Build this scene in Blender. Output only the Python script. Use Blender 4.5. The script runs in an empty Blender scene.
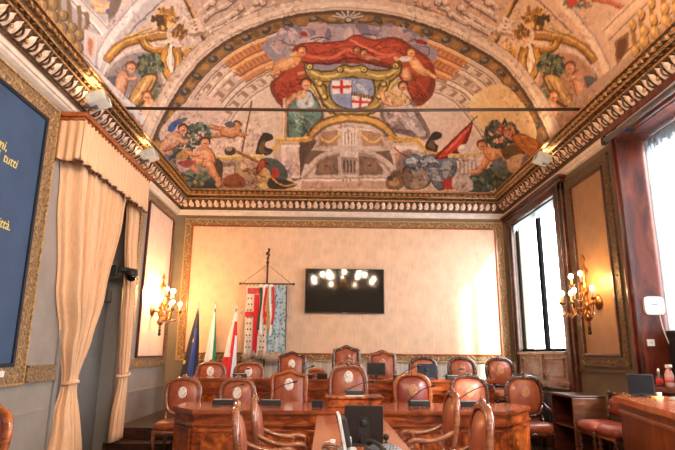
import bpy, bmesh, math, random
import numpy as np
from mathutils import Vector, Matrix
random.seed(7); RNG = np.random.RandomState(11)
scn = bpy.context.scene
COL = scn.collection
PI = math.pi

# ------------------------------------------------------------------ camera
FPX, PITCH, YAW, ROLL, EYE = 539.0837, .2326, .0182, .0088, 1.45
cp, sp, cy_, sy_ = math.cos(PITCH), math.sin(PITCH), math.cos(YAW), math.sin(YAW)
FW = np.array([sy_*cp, cy_*cp, sp]); RT = np.array([cy_, -sy_, 0.]); UP = np.cross(RT, FW)
_c, _s = math.cos(ROLL), math.sin(ROLL)
RT, UP = _c*RT+_s*UP, -_s*RT+_c*UP
EYEP = np.array([0, 0, EYE])
cam_d = bpy.data.cameras.new('camera'); cam = bpy.data.objects.new('camera', cam_d); COL.objects.link(cam)
cam_d.sensor_fit = 'HORIZONTAL'; cam_d.sensor_width = 36; cam_d.lens = FPX/675*36; cam_d.clip_start = .05
mw = Matrix.Identity(4)
for i in range(3):
    mw[i][0], mw[i][1], mw[i][2], mw[i][3] = RT[i], UP[i], -FW[i], EYEP[i]
cam.matrix_world = mw; scn.camera = cam

def s2l(c):
    c = c/255.
    return c/12.92 if c <= .04045 else ((c+.055)/1.055)**2.4
def rgb(t): return (s2l(t[0]), s2l(t[1]), s2l(t[2]), 1)

# ------------------------------------------------------------------ materials
MATS = {}
def newmat(name):
    m = bpy.data.materials.new(name); m.use_nodes = True
    nt = m.node_tree; b = nt.nodes['Principled BSDF']
    return m, nt, b
def ramp(nt, stops):
    r = nt.nodes.new('ShaderNodeValToRGB'); e = r.color_ramp.elements
    while len(e) < len(stops): e.new(.5)
    for k, (p, c) in enumerate(stops): e[k].position = p; e[k].color = rgb(c)
    return r
def coords(nt, scale=(1, 1, 1)):
    t = nt.nodes.new('ShaderNodeTexCoord'); mp = nt.nodes.new('ShaderNodeMapping')
    mp.inputs['Scale'].default_value = scale
    nt.links.new(t.outputs['Object'], mp.inputs[0]); return mp
def noise(nt, vec, scale, detail=4, dist=0):
    n = nt.nodes.new('ShaderNodeTexNoise'); n.inputs['Scale'].default_value = scale
    n.inputs['Detail'].default_value = detail; n.inputs['Distortion'].default_value = dist
    nt.links.new(vec.outputs[0], n.inputs['Vector']); return n
def M(name, c, rough=.5, metal=0, var=.12, scale=9, bump=0, coat=0, stretch=(1, 1, 1), spec=.5):
    if name in MATS: return MATS[name]
    m, nt, b = newmat(name)
    mp = coords(nt, stretch); n = noise(nt, mp, scale)
    lo = tuple(max(0, x*(1-var)) for x in c); hi = tuple(min(255, x*(1+var)) for x in c)
    r = ramp(nt, [(.3, lo), (.7, hi)])
    nt.links.new(n.outputs['Fac'], r.inputs[0]); nt.links.new(r.outputs[0], b.inputs['Base Color'])
    b.inputs['Roughness'].default_value = rough; b.inputs['Metallic'].default_value = metal
    b.inputs['Specular IOR Level'].default_value = spec
    if coat: b.inputs['Coat Weight'].default_value = coat; b.inputs['Coat Roughness'].default_value = .15
    if bump:
        bp = nt.nodes.new('ShaderNodeBump'); bp.inputs['Strength'].default_value = bump; bp.inputs['Distance'].default_value = .02
        nt.links.new(n.outputs['Fac'], bp.inputs['Height']); nt.links.new(bp.outputs[0], b.inputs['Normal'])
    MATS[name] = m; return m
def WOOD(name, dark, mid, light, rough=.3, scale=3., stretch=(1, 1, 3), coat=.4, burl=1.5):
    if name in MATS: return MATS[name]
    m, nt, b = newmat(name)
    mp = coords(nt, stretch); n = noise(nt, mp, scale, 7, burl)
    n2 = noise(nt, mp, scale*9, 3, .5)
    mx = nt.nodes.new('ShaderNodeMath'); mx.operation = 'MULTIPLY_ADD'; mx.inputs[1].default_value = .25
    nt.links.new(n2.outputs['Fac'], mx.inputs[0]); nt.links.new(n.outputs['Fac'], mx.inputs[2])
    r = ramp(nt, [(.42, dark), (.62, mid), (.82, light)])
    nt.links.new(mx.outputs[0], r.inputs[0]); nt.links.new(r.outputs[0], b.inputs['Base Color'])
    b.inputs['Roughness'].default_value = rough; b.inputs['Coat Weight'].default_value = coat; b.inputs['Coat Roughness'].default_value = .12
    MATS[name] = m; return m
def EMIT(name, c, strength):
    if name in MATS: return MATS[name]
    m, nt, b = newmat(name)
    n = noise(nt, coords(nt), 3, 1); r = ramp(nt, [(.3, c), (.7, c)]); nt.links.new(n.outputs['Fac'], r.inputs[0])
    nt.links.new(r.outputs[0], b.inputs['Emission Color'])
    b.inputs['Base Color'].default_value = rgb(c); b.inputs['Emission Strength'].default_value = strength
    MATS[name] = m; return m

walnut = WOOD('walnut', (70, 26, 12), (134, 60, 26), (192, 98, 44), coat=.2)
walnut_top = WOOD('walnut_top', (128, 60, 34), (150, 74, 42), (172, 92, 56), rough=.17, scale=2.2, stretch=(1, 1, 1))
burl = WOOD('burl', (70, 26, 12), (150, 70, 28), (204, 112, 50), scale=5, stretch=(1, 1, 1), burl=2.5)
darkwood = WOOD('darkwood', (34, 14, 10), (62, 26, 18), (92, 42, 28), rough=.35)
redwood = WOOD('redwood', (46, 15, 9), (82, 31, 20), (116, 50, 30), rough=.3, stretch=(2, 2, .5))
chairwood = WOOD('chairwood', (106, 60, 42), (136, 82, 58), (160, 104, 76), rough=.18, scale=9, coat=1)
chairdark = WOOD('chairdark', (48, 24, 17), (70, 37, 26), (92, 52, 36), rough=.2, scale=9, coat=.8)
chairorange = WOOD('chairorange', (124, 60, 26), (156, 82, 38), (184, 108, 56), rough=.25, scale=9)
leather = M('leather', (156, 82, 54), .38, var=.1, scale=14, bump=.05, coat=.2)
leather_dk = M('leather_dk', (130, 54, 42), .36, var=.1, scale=14, bump=.05, coat=.25)
gilt = M('gilt', (178, 144, 98), .5, .3, var=.3, scale=40, bump=.9)
giltdark = M('giltdark', (138, 112, 80), .55, .25, var=.32, scale=40, bump=.9)
bronze = M('bronze', (86, 62, 42), .45, .3, var=.35, scale=30, bump=.3)
bronzegold = M('bronzegold', (164, 122, 76), .42, .4, var=.35, scale=30, bump=.3)
leafpink = M('leafpink', (226, 196, 176), .6, var=.15, scale=25)
plasterw = M('plasterw', (218, 202, 190), .7, var=.05)
wallgray = M('wallgray', (152, 142, 133), .75, var=.05, scale=3)
wallgray_shade = M('wallgray_shade', (96, 82, 68), .75, var=.06, scale=3)  # wall grey darkened, shade put into the colour
lilac = M('lilac', (178, 166, 166), .75, var=.08, scale=5)
black = M('black', (22, 22, 24), .4, var=.1)
blacksoft = M('blacksoft', (36, 36, 38), .6, var=.1)
steel = M('steel', (150, 150, 155), .3, .9, var=.05)
white = M('white', (232, 232, 230), .4, var=.02)
brass = M('brass', (196, 142, 66), .3, .85, var=.2, scale=30)
darkiron = M('darkiron', (70, 52, 40), .4, .6, var=.2, scale=30)

# ------------------------------------------------------------------ mesh builder
class MB:
    def __init__(s): s.v = []; s.f = []; s.sm = []; s.mi = []
    def add(s, vs, fs, smooth=False, m=0):
        o = len(s.v); s.v.extend([tuple(map(float, p)) for p in vs])
        for f in fs: s.f.append([o+i for i in f]); s.sm.append(smooth); s.mi.append(m)
        return s
    def box(s, x0, x1, y0, y1, z0, z1, m=0):
        vs = [(x, y, z) for z in (z0, z1) for (x, y) in ((x0, y0), (x1, y0), (x1, y1), (x0, y1))]
        return s.add(vs, [(3, 2, 1, 0), (4, 5, 6, 7), (0, 1, 5, 4), (1, 2, 6, 5), (2, 3, 7, 6), (3, 0, 4, 7)], False, m)
    def bx(s, c, sz, rot=None, m=0):
        R = rot or Matrix.Identity(3); vs = []
        for z in (-.5, .5):
            for (x, y) in ((-.5, -.5), (.5, -.5), (.5, .5), (-.5, .5)):
                vs.append(Vector(c)+R @ Vector((x*sz[0], y*sz[1], z*sz[2])))
        return s.add(vs, [(3, 2, 1, 0), (4, 5, 6, 7), (0, 1, 5, 4), (1, 2, 6, 5), (2, 3, 7, 6), (3, 0, 4, 7)], False, m)
    def prism(s, pts, a, b, plane='XY', smooth=False, m=0):
        n = len(pts)
        def P(p, h): return {'XY': (p[0], p[1], h), 'XZ': (p[0], h, p[1]), 'YZ': (h, p[0], p[1])}[plane]
        vs = [P(p, a) for p in pts]+[P(p, b) for p in pts]
        s.add(vs, [tuple(range(n))[::-1], tuple(range(n, 2*n))], False, m)
        return s.add(vs, [(i, (i+1) % n, n+(i+1) % n, n+i) for i in range(n)], smooth, m)
    def tube(s, path, r, n=8, closed=False, m=0, flat=1., up=None):
        P = [Vector(p) for p in path]; k = len(P)
        R = list(r) if hasattr(r, '__len__') else [r]*k
        vs = []; prev = None
        for i in range(k):
            if closed: t = P[(i+1) % k]-P[i-1]
            else: t = P[min(i+1, k-1)]-P[max(i-1, 0)]
            if t.length < 1e-9: t = Vector((0, 0, 1))
            t.normalize()
            if up is not None: u = Vector(up)-t*t.dot(Vector(up))
            elif prev is None:
                u = Vector((0, 0, 1)) if abs(t.z) < .9 else Vector((1, 0, 0)); u = u-t*t.dot(u)
            else: u = prev-t*t.dot(prev)
            if u.length < 1e-6: u = t.orthogonal()
            u.normalize(); prev = u; w = t.cross(u)
            for j in range(n):
                a = 2*PI*j/n; vs.append(P[i]+(u*math.cos(a)*flat+w*math.sin(a))*R[i])
        fs = []
        for i in range(k if closed else k-1):
            for j in range(n):
                a, b = i*n+j, i*n+(j+1) % n; c = ((i+1) % k)*n
                fs.append((a, b, c+(j+1) % n, c+j))
        if not closed: fs += [tuple(range(n))[::-1], tuple((k-1)*n+j for j in range(n))]
        return s.add(vs, fs, True, m)
    def lathe(s, prof, c=(0, 0, 0), n=14, m=0, axis='Z', smooth=True):
        vs = []
        for (r, h) in prof:
            for j in range(n):
                a = 2*PI*j/n; x, y = r*math.cos(a), r*math.sin(a)
                vs.append({'Z': (c[0]+x, c[1]+y, c[2]+h), 'Y': (c[0]+x, c[1]+h, c[2]+y), 'X': (c[0]+h, c[1]+x, c[2]+y)}[axis])
        fs = [(i*n+j, i*n+(j+1) % n, (i+1)*n+(j+1) % n, (i+1)*n+j) for i in range(len(prof)-1) for j in range(n)]
        fs += [tuple(range(n))[::-1], tuple((len(prof)-1)*n+j for j in range(n))]
        return s.add(vs, fs, smooth, m)
    def ball(s, c, rx, ry=None, rz=None, n=10, k=7, m=0):
        ry = ry or rx; rz = rz or rx
        vs = [(c[0], c[1], c[2]-rz)]
        for i in range(1, k):
            a = -PI/2+PI*i/k
            for j in range(n): vs.append((c[0]+rx*math.cos(a)*math.cos(2*PI*j/n), c[1]+ry*math.cos(a)*math.sin(2*PI*j/n), c[2]+rz*math.sin(a)))
        vs.append((c[0], c[1], c[2]+rz)); L = len(vs)-1
        fs = [(0, 1+(j+1) % n, 1+j) for j in range(n)]
        for i in range(k-2):
            for j in range(n): fs.append((1+i*n+j, 1+i*n+(j+1) % n, 1+(i+1)*n+(j+1) % n, 1+(i+1)*n+j))
        fs += [(1+(k-2)*n+j, 1+(k-2)*n+(j+1) % n, L) for j in range(n)]
        return s.add(vs, fs, True, m)
    def pillow(s, pts, y, dome, back=.01, rings=6, ex=2.6, m=0):
        # padded panel: outline in XZ, bulging towards -Y
        n = len(pts); cx = sum(p[0] for p in pts)/n; cz = sum(p[1] for p in pts)/n
        vs = [(p[0], y+back, p[1]) for p in pts]
        for i in range(rings):
            q = 1-i/rings
            for p in pts: vs.append((cx+(p[0]-cx)*q, y-dome*(1-q**ex), cz+(p[1]-cz)*q))
        vs.append((cx, y-dome, cz)); L = len(vs)-1
        fs = [tuple(range(n))]
        for i in range(rings):
            for j in range(n): fs.append((i*n+j, i*n+(j+1) % n, (i+1)*n+(j+1) % n, (i+1)*n+j))
        fs += [(rings*n+j, rings*n+(j+1) % n, L) for j in range(n)]
        return s.add(vs, fs, True, m)
    def sheet(s, fn, nu, nv, smooth=True, m=0):
        vs = [fn(i/nu, j/nv) for j in range(nv+1) for i in range(nu+1)]
        fs = [(j*(nu+1)+i, j*(nu+1)+i+1, (j+1)*(nu+1)+i+1, (j+1)*(nu+1)+i) for j in range(nv) for i in range(nu)]
        return s.add(vs, fs, smooth, m)
    def xf(s, mat):
        s.v = [tuple(mat @ Vector(p)) for p in s.v]; return s
    def build(s, name, mats, parent=None, loc=None, bevel=0, solid=0, recalc=True):
        me = bpy.data.meshes.new(name); me.from_pydata(s.v, [], s.f)
        for m in (mats if isinstance(mats, (list, tuple)) else [mats]): me.materials.append(m)
        me.polygons.foreach_set('use_smooth', s.sm); me.polygons.foreach_set('material_index', s.mi)
        if recalc:
            b = bmesh.new(); b.from_mesh(me); bmesh.ops.recalc_face_normals(b, faces=b.faces); b.to_mesh(me); b.free()
        me.update()
        o = bpy.data.objects.new(name, me); COL.objects.link(o)
        if parent: o.parent = parent
        if loc: o.location = loc
        if solid:
            md = o.modifiers.new('thickness', 'SOLIDIFY'); md.thickness = solid; md.offset = 0
        if bevel:
            md = o.modifiers.new('bevel', 'BEVEL'); md.width = bevel; md.segments = 2; md.limit_method = 'ANGLE'; md.angle_limit = .6
        return o
def tag(o, label, cat, group=None):
    o['label'] = label; o['category'] = cat
    if group: o['group'] = group
    return o
def thing(name, label, cat, loc=(0, 0, 0), rz=0, group=None):
    o = bpy.data.objects.new(name, None); COL.objects.link(o); o.empty_display_size = .1
    o.location = loc; o.rotation_euler = (0, 0, rz); return tag(o, label, cat, group)
def struct(o): o['kind'] = 'structure'; return o
KIDS = {}
def kids(o):
    return [c for c in bpy.data.objects if c.parent == o]
def dup(root, loc, rz, label, group=None):
    def cp_(o, par):
        c = o.copy(); COL.objects.link(c); c.parent = par
        for k in kids(o): cp_(k, c)
        return c
    r = cp_(root, None); r.location = loc; r.rotation_euler = (0, 0, rz); r['label'] = label
    if group: r['group'] = group
    return r
def catmull(pts, k=6, closed=True):
    n = len(pts); out = []
    P = [np.array(p, float) for p in pts]
    for i in range(n if closed else n-1):
        a, b = P[i], P[(i+1) % n]
        p0 = P[i-1] if (closed or i > 0) else a
        p3 = P[(i+2) % n] if (closed or i+2 < n) else b
        for j in range(k):
            t = j/k
            out.append(.5*((2*a)+(b-p0)*t+(2*p0-5*a+4*b-p3)*t*t+(3*a-p0-3*b+p3)*t**3))
    if not closed: out.append(P[-1])
    return [tuple(p) for p in out]
CHAND, SKY, SUN, EXPO = 310, 8.5, 6., .62
# ------------------------------------------------------------------ the room shell
XL, XR, YB, YF = -3.19, 3.81, 11.1, -3.0
def silk(name, c, vary=.07):
    m, nt, b = newmat(name)
    mp = coords(nt, (14, 14, .9)); n = noise(nt, mp, 5, 5, .4)
    mp2 = coords(nt); v = nt.nodes.new('ShaderNodeTexVoronoi'); v.inputs['Scale'].default_value = 5.5
    nt.links.new(mp2.outputs[0], v.inputs['Vector'])
    ad = nt.nodes.new('ShaderNodeMath'); ad.operation = 'MULTIPLY_ADD'; ad.inputs[1].default_value = .35
    nt.links.new(v.outputs['Distance'], ad.inputs[0]); nt.links.new(n.outputs['Fac'], ad.inputs[2])
    r = ramp(nt, [(.35, tuple(x*(1-vary) for x in c)), (.62, c), (.9, tuple(min(255, x*(1+vary)) for x in c))])
    nt.links.new(ad.outputs[0], r.inputs[0]); nt.links.new(r.outputs[0], b.inputs['Base Color'])
    b.inputs['Roughness'].default_value = .5; b.inputs['Sheen Weight'].default_value = .2
    return m
silk_back = silk('silk_back', (216, 182, 152)); silk_left = silk('silk_left', (226, 196, 180)); silk_pier = silk('silk_pier', (140, 98, 56), .12)
wainscot = M('wainscot', (196, 186, 174), .7, var=.1, scale=3, stretch=(6, 6, .6))
slate = M('slate', (62, 60, 62), .28, var=.2, scale=2)
daiswood = WOOD('daiswood', (30, 16, 12), (52, 28, 20), (78, 44, 32), rough=.4)
doorgray = M('doorgray', (112, 110, 110), .5, var=.05, scale=2)
shutterwood = WOOD('shutterwood', (104, 74, 62), (146, 112, 98), (176, 142, 126), rough=.45)
outside = M('outside', (160, 170, 165), .9)

struct(MB().box(XL-.5, XR+.6, YF, YB+.3, -.2, 0).build('floor', slate))
struct(MB().prism([(XL, 8.62), (2.75, 8.62), (2.75, 9.3), (XR, 9.3), (XR, YB), (XL, YB)], .0, .33).build('dais', daiswood, bevel=.012))
struct(MB().prism([(XL, 8.3), (-2.25, 8.3), (-2.25, 8.62), (XL, 8.62)], 0, .16).build('dais_step', daiswood, bevel=.012))
struct(MB().prism([(2.68, 1.0), (XR, 1.0), (XR, 7.8), (2.68, 7.8)], 0, .2).build('side_platform', daiswood, bevel=.012))

ZT = 4.8
wl = MB()
wl.box(XL-.3, XL, YF, 6.62, 0, ZT).box(XL-.3, XL, 8.42, YB+.2, 0, ZT).box(XL-.3, XL, 6.62, 8.42, 3.95, ZT).box(XL-.5, XL-.28, 6.6, 8.44, 0, 4.0)
wl.box(XL, XL+.02, YF, 6.45, .78, .81).box(XL, XL+.02, 8.72, YB, .78, .81)
struct(wl.build('wall_left', wallgray))
d1 = MB()
d1.box(XL-.24, XL-.18, 6.64, 8.4, 0, 3.94)
for (a, b) in ((6.72, 7.46), (7.56, 8.3)):
    for (z0, z1) in ((.15, 1.35), (1.5, 3.8)):
        d1.box(XL-.19, XL-.165, a, b, z0, z1)
struct(d1.build('door_1', doorgray, bevel=.008))
struct(MB().box(XL-.28, XL+.03, 8.4, 8.44, 0, 3.98).box(XL-.28, XL+.03, 6.6, 6.68, 0, 3.98).box(XL-.28, XL+.03, 6.6, 8.44, 3.92, 4.0).build('trim_1', M('jambgray', (134, 131, 128), .5, var=.02), bevel=.006))

wb = MB(); wb.box(XL-.3, XR+.4, YB, YB+.2, 0, ZT)
struct(wb.build('wall_back', M('wallback', (128, 114, 98), .75, var=.06, scale=3)))
struct(MB().box(-1.62, XR, YB-.012, YB, .33, 1.3).build('wainscot_back', wainscot))
struct(MB().box(XL-.3, XR+.5, YF-.2, YF, 0, 8.2).build('wall_front', wallgray))

WT = .42
wr = MB()
def wall_seg(y0, y1, z0, z1): wr.box(XR, XR+WT, y0, y1, z0, z1)
for q in ((10.74, YB+.2, 0, ZT), (8.58, 10.74, 0, 1.5), (8.58, 10.74, 4.06, ZT), (8.5, 8.58, 0, ZT)): wr.box(XR, XR+.13, *q)
wall_seg(6.6, 8.5, 0, ZT)
wall_seg(3.4, 6.6, 0, 1.1); wall_seg(3.4, 6.6, 4.22, ZT)
wall_seg(1.6, 3.4, 0, ZT)
wall_seg(-1.6, 1.6, 0, 1.1); wall_seg(-1.6, 1.6, 4.22, ZT)
wall_seg(YF, -1.6, 0, ZT)
struct(wr.build('wall_right', M('wallright_shade', (104, 90, 74), .75, var=.06, scale=3)))  # same grey paint as the left wall, its shade put into the colour

# glass
def glassmat():
    m = bpy.data.materials.new('window_glass'); m.use_nodes = True; nt = m.node_tree; nt.nodes.clear()
    o = nt.nodes.new('ShaderNodeOutputMaterial'); mx = nt.nodes.new('ShaderNodeMixShader')
    t = nt.nodes.new('ShaderNodeBsdfTransparent'); g = nt.nodes.new('ShaderNodeBsdfGlossy'); f = nt.nodes.new('ShaderNodeValue'); f.outputs[0].default_value = .05
    g.inputs['Roughness'].default_value = .03; t.inputs['Color'].default_value = (.96, .97, .97, 1)
    nt.links.new(f.outputs[0], mx.inputs[0]); nt.links.new(t.outputs[0], mx.inputs[1]); nt.links.new(g.outputs[0], mx.inputs[2]); nt.links.new(mx.outputs[0], o.inputs[0])
    return m
GLASS = glassmat()
def sheermat():
    m = bpy.data.materials.new('sheer'); m.use_nodes = True; nt = m.node_tree; nt.nodes.clear()
    o = nt.nodes.new('ShaderNodeOutputMaterial'); mx = nt.nodes.new('ShaderNodeMixShader')
    t = nt.nodes.new('ShaderNodeBsdfTranslucent'); d = nt.nodes.new('ShaderNodeBsdfDiffuse')
    n = noise(nt, coords(nt, (1, 25, 1)), 4); r = ramp(nt, [(.3, (200, 205, 210)), (.7, (225, 230, 232))]); nt.links.new(n.outputs['Fac'], r.inputs[0])
    nt.links.new(r.outputs[0], t.inputs[0]); nt.links.new(r.outputs[0], d.inputs[0]); mx.inputs[0].default_value = .4
    nt.links.new(t.outputs[0], mx.inputs[1]); nt.links.new(d.outputs[0], mx.inputs[2]); nt.links.new(mx.outputs[0], o.inputs[0])
    return m
SHEER = sheermat()
def fringe(y0, y1, z, x, drop, seed):
    r = random.Random(seed); b = MB(); y = y0
    while y < y1-.01:
        w = .035; h = drop*r.uniform(.6, 1.15)
        b.box(x, x+.006, y, min(y+w*.96, y1), z-h, z); y += w
    return b
def window(name, y0, y1, z0, z1, muls, xg, jamb, wood):
    f = MB()
    f.box(xg-.02, xg+.03, y0, y0+jamb, z0, z1).box(xg-.02, xg+.03, y1-jamb, y1, z0, z1)
    f.box(xg-.05, xg+.05, y0, y1, z1-jamb, z1).box(xg-.05, xg+.05, y0, y1, z0, z0+.05)
    for (c, w) in muls: f.box(xg-.03, xg+.03, c-w/2, c+w/2, z0, z1)
    o = struct(f.build(name, wood, bevel=.008))
    MB().box(xg-.004, xg+.004, y0+jamb*.8, y1-jamb*.8, z0+.04, z1-jamb*.8).build('window_glass', GLASS, o)
    fringe(y0+jamb, y1-jamb, z1-jamb, xg-.075, .15, 5).build('sheer_fringe', SHEER, o)
    return o
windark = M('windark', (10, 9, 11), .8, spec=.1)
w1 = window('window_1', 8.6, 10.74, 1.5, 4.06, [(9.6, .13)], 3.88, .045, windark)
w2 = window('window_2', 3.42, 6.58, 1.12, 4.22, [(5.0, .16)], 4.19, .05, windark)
MB().sheet(lambda a, b_: (4.12+.012*math.sin(a*60), 5.75+.78*a, 4.17-3.0*b_), 60, 4).build('sheer_curtain', SHEER, w2, solid=.003)  # sheer panel added on the far part to keep sun off the reveal
w3 = window('fill_window', -1.58, 1.58, 1.12, 4.22, [(0, .16)], 4.12, .1, darkwood)  # unseen window, added for front fill light
# architraves, dado, sill of window 1
t = MB()
t.box(XR-.06, XR+.02, 8.28, 8.6, .33, 4.3).box(XR-.05, XR+.02, 10.74, 10.98, .33, 4.3)
t.box(XR-.06, XR+.02, 8.28, 10.98, 4.05, 4.22).box(XR-.09, XR, 8.38, 8.46, .33, 4.2).box(XR-.08, XR, 10.84, 10.9, .33, 4.2)
struct(t.build('trim_2', darkwood, bevel=.012))
struct(MB().box(XR-.15, XR, 8.15, YB, 4.22, 4.27).box(XR-.1, XR, 8.2, YB, 4.17, 4.22).build('trim_3', darkwood, bevel=.01))
t = MB(); t.box(XR-.04, XR, 8.6, 10.74, 1.02, 1.5)
t.box(XR-.09, XR, 8.6, 10.74, 1.45, 1.5).box(XR-.16, XR, 8.55, 10.78, .98, 1.04).box(XR-.1, XR, 8.58, 10.76, .92, .98)
for (a, b) in ((8.72, 9.52), (9.72, 10.62)):
    for q in ((a, b, 1.1, 1.13), (a, b, 1.37, 1.4)): t.box(XR-.065, XR-.03, *q)
    t.box(XR-.065, XR-.03, a, a+.03, 1.1, 1.4).box(XR-.065, XR-.03, b-.03, b, 1.1, 1.4)
t.box(XR-.075, XR-.03, 9.56, 9.68, 1.04, 1.46)
struct(t.build('trim_4', shutterwood, bevel=.005))
# window 2 reveal lining, architrave and sill
t = MB(); t.box(XR, XR+.38, 6.56, 6.6, .2, 4.22).box(XR, XR+.38, 3.4, 6.6, 4.19, 4.23)
struct(t.build('trim_5', WOOD('revealwood', (58, 21, 12), (98, 40, 23), (132, 60, 35), rough=.4, stretch=(2, 2, .5), coat=0), bevel=.004))
t = MB(); t.box(XR-.05, XR+.01, 6.56, 6.72, .2, 4.36).box(XR-.08, XR, 6.62, 6.67, .2, 4.3).box(XR-.05, XR+.01, 3.2, 6.72, 4.2, 4.36)
struct(t.build('trim_6', redwood, bevel=.012))
t = MB(); t.box(XR-.2, XR+.4, 3.4, 6.56, 1.06, 1.12).box(XR-.06, XR+.02, 3.4, 6.56, .2, 1.06)
struct(t.build('trim_7', redwood, bevel=.008))
struct(MB().box(4.1, 4.17, 3.45, 6.54, 1.12, 1.7).box(4.09, 4.18, 3.45, 6.54, 1.68, 1.74).build('trim_13', M('panelblack', (34, 36, 42), .4, var=.1), bevel=.006))
# radiator niche below window 1
rg = thing('radiator', 'black radiator grille under the sill of the far window', 'radiator', (XR-.06, 9.3, .33))
b = MB()
for k in range(14): b.box(-.05, .05, -.5+k*.075, -.5+k*.075+.045, .06, .5)
b.build('radiator_fins', black, rg); MB().box(-.03, .03, -.5, .53, .0, .06).box(-.06, .055, -.52, .55, .5, .53).build('radiator_body', blacksoft, rg)
# far outside: pale shrubs and a block across the street, seen over the sill
struct(MB().box(-30, 60, -40, 60, -4.3, -4.0).build('street_ground', M('pavement', (246, 246, 246), .9)))
r_ = random.Random(3)
for i in range(7):
    o = MB()
    x, y = r_.uniform(9.5, 12), 15+i*2.4
    for k in range(9): o.ball((r_.uniform(-.7, .7), r_.uniform(-.7, .7), 4.6+r_.uniform(-.6, .55)), r_.uniform(.4, .7), n=8, k=5)
    o.lathe([(.12, 0), (.1, 4.6)], n=6)
    tag(o.build('street_tree', M('treepale', (96, 120, 110), .9, var=.3, scale=4), loc=(x, y, -4)), 'pale tree out in the street beyond the far window', 'tree', 'trees in the street')

# ------------------------------------------------------------------ frames and wall panels
def ring(mb, axis, a0, a1, z0, z1, w, d0, d1, m=0):
    # rectangular frame on a wall; axis 'X': lies on a Y-plane (a = X); axis 'Y': lies on an X-plane (a = Y)
    for (p, q, s, e) in ((a0, a1, z0, z0+w), (a0, a1, z1-w, z1), (a0, a0+w, z0+w, z1-w), (a1-w, a1, z0+w, z1-w)):
        if axis == 'X': mb.box(p, q, d0, d1, s, e, m)
        else: mb.box(d0, d1, p, q, s, e, m)
    return mb
def scrollwork(mb, axis, a0, a1, z0, z1, d, w, inset, m=1):
    # raised running foliage along the frame, part of its carving
    def P(a, z, o):
        return (a, d-o, z) if axis == 'X' else (d+o*(1 if d < 0 else -1), a, z)
    def run(fa, L):
        n = max(2, int(L/.2)); st = L/n
        for k in range(n):
            c = (k+.5)*st; sg = 1 if k % 2 else -1
            pts = []
            for i in range(10):
                t = i/9; ang = t*4.2; rr = w*.34*(1-t*.65)
                pts.append(P(*fa(c-st*.45+st*.5*t+rr*math.sin(ang)*.7, sg*rr*math.cos(ang)), .008))
            mb.tube(pts, [.016*(1-.5*i/9) for i in range(10)], 5, m=m)
            q = P(*fa(c+st*.25, -sg*w*.2), .006); mb.ball(q, .02, .02, .02, 6, 4, m=m)
    h = inset
    run(lambda u, v: (a0+u, z1-h+v), a1-a0); run(lambda u, v: (a0+u, z0+h+v), a1-a0)
    run(lambda u, v: (a0+h+v, z0+u), z1-z0); run(lambda u, v: (a1-h+v, z0+u), z1-z0)
# back wall silk and gilt frame
fx0, fx1, fz0, fz1 = -2.99, 3.70, 1.28, 4.17
p = thing('wall_panel', 'wide silk wall panel in a gilt frame filling the back wall', 'wall panel', (0, YB, 0))
MB().box(-2.84, 3.55, -.012, 0, 1.42, 4.03).build('silk', silk_back, p)
m_ = MB(); ring(m_, 'X', fx0, fx1, fz0, fz1, .16, -.03, 0); ring(m_, 'X', fx0, fx1, fz0, fz1, .025, -.05, 0, 1)
scrollwork(m_, 'X', fx0, fx1, fz0, fz1, -.03, .12, .085)
m_.build('gilt_frame', [giltdark, gilt], p)
m_ = MB(); ring(m_, 'X', -2.85, 3.56, 1.41, 4.04, .03, -.05, 0); m_.build('inner_moulding', chairorange, p, bevel=.005)
# left wall far panel
p = thing('wall_panel', 'pale pink silk wall panel behind the left wall sconce', 'wall panel', (XL, 0, 0))
MB().box(0, .012, 9.32, 10.82, 1.36, 4.06).build('silk', silk_left, p)
m_ = MB(); ring(m_, 'Y', 8.9, 10.97, 1.17, 4.2, .15, 0, .03); scrollwork(m_, 'Y', 8.9, 10.97, 1.17, 4.2, .03, .1, .08)
m_.xf(Matrix.Identity(4)); m_.build('gilt_frame', [giltdark, gilt], p)
m_ = MB(); ring(m_, 'Y', 9.3, 10.84, 1.34, 4.08, .03, 0, .045); m_.build('inner_moulding', redwood, p, bevel=.005)
# right pier panel
p = thing('wall_panel', 'tall narrow gold silk wall panel between the right windows', 'wall panel', (XR, 0, 0))
MB().box(-.012, 0, 7.03, 8.0, 1.46, 3.98).build('silk', silk_pier, p)
m_ = MB(); ring(m_, 'Y', 6.86, 8.17, 1.29, 4.15, .16, -.03, 0)
mm = MB(); scrollwork(mm, 'Y', 6.86, 8.17, 1.29, 4.15, .03, .1, .08); mm.v = [(-abs(v[0]), v[1], v[2]) for v in mm.v]
m_.add(mm.v, mm.f, True, 1)
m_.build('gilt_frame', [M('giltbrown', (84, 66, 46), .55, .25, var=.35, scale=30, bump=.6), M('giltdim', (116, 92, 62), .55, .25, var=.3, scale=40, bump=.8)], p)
m_ = MB(); ring(m_, 'Y', 7.0, 8.03, 1.43, 4.01, .035, -.05, 0); m_.build('inner_moulding', darkwood, p, bevel=.005)
struct(MB().box(XR-.025, XR, 6.72, 8.28, 1.2, 1.24).build('trim_8', darkwood))
# gilt strip on the left wall beside the door
p = tag(MB().box(0, .03, 5.98, 6.6, 1.13, 1.28).box(0, .045, 5.98, 6.6, 1.265, 1.29).box(0, .045, 5.98, 6.6, 1.11, 1.13).build('dado_strip', giltdark, loc=(XL, 0, 0)), 'short gilt dado strip between the blue board and the curtain', 'dado strip')

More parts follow.
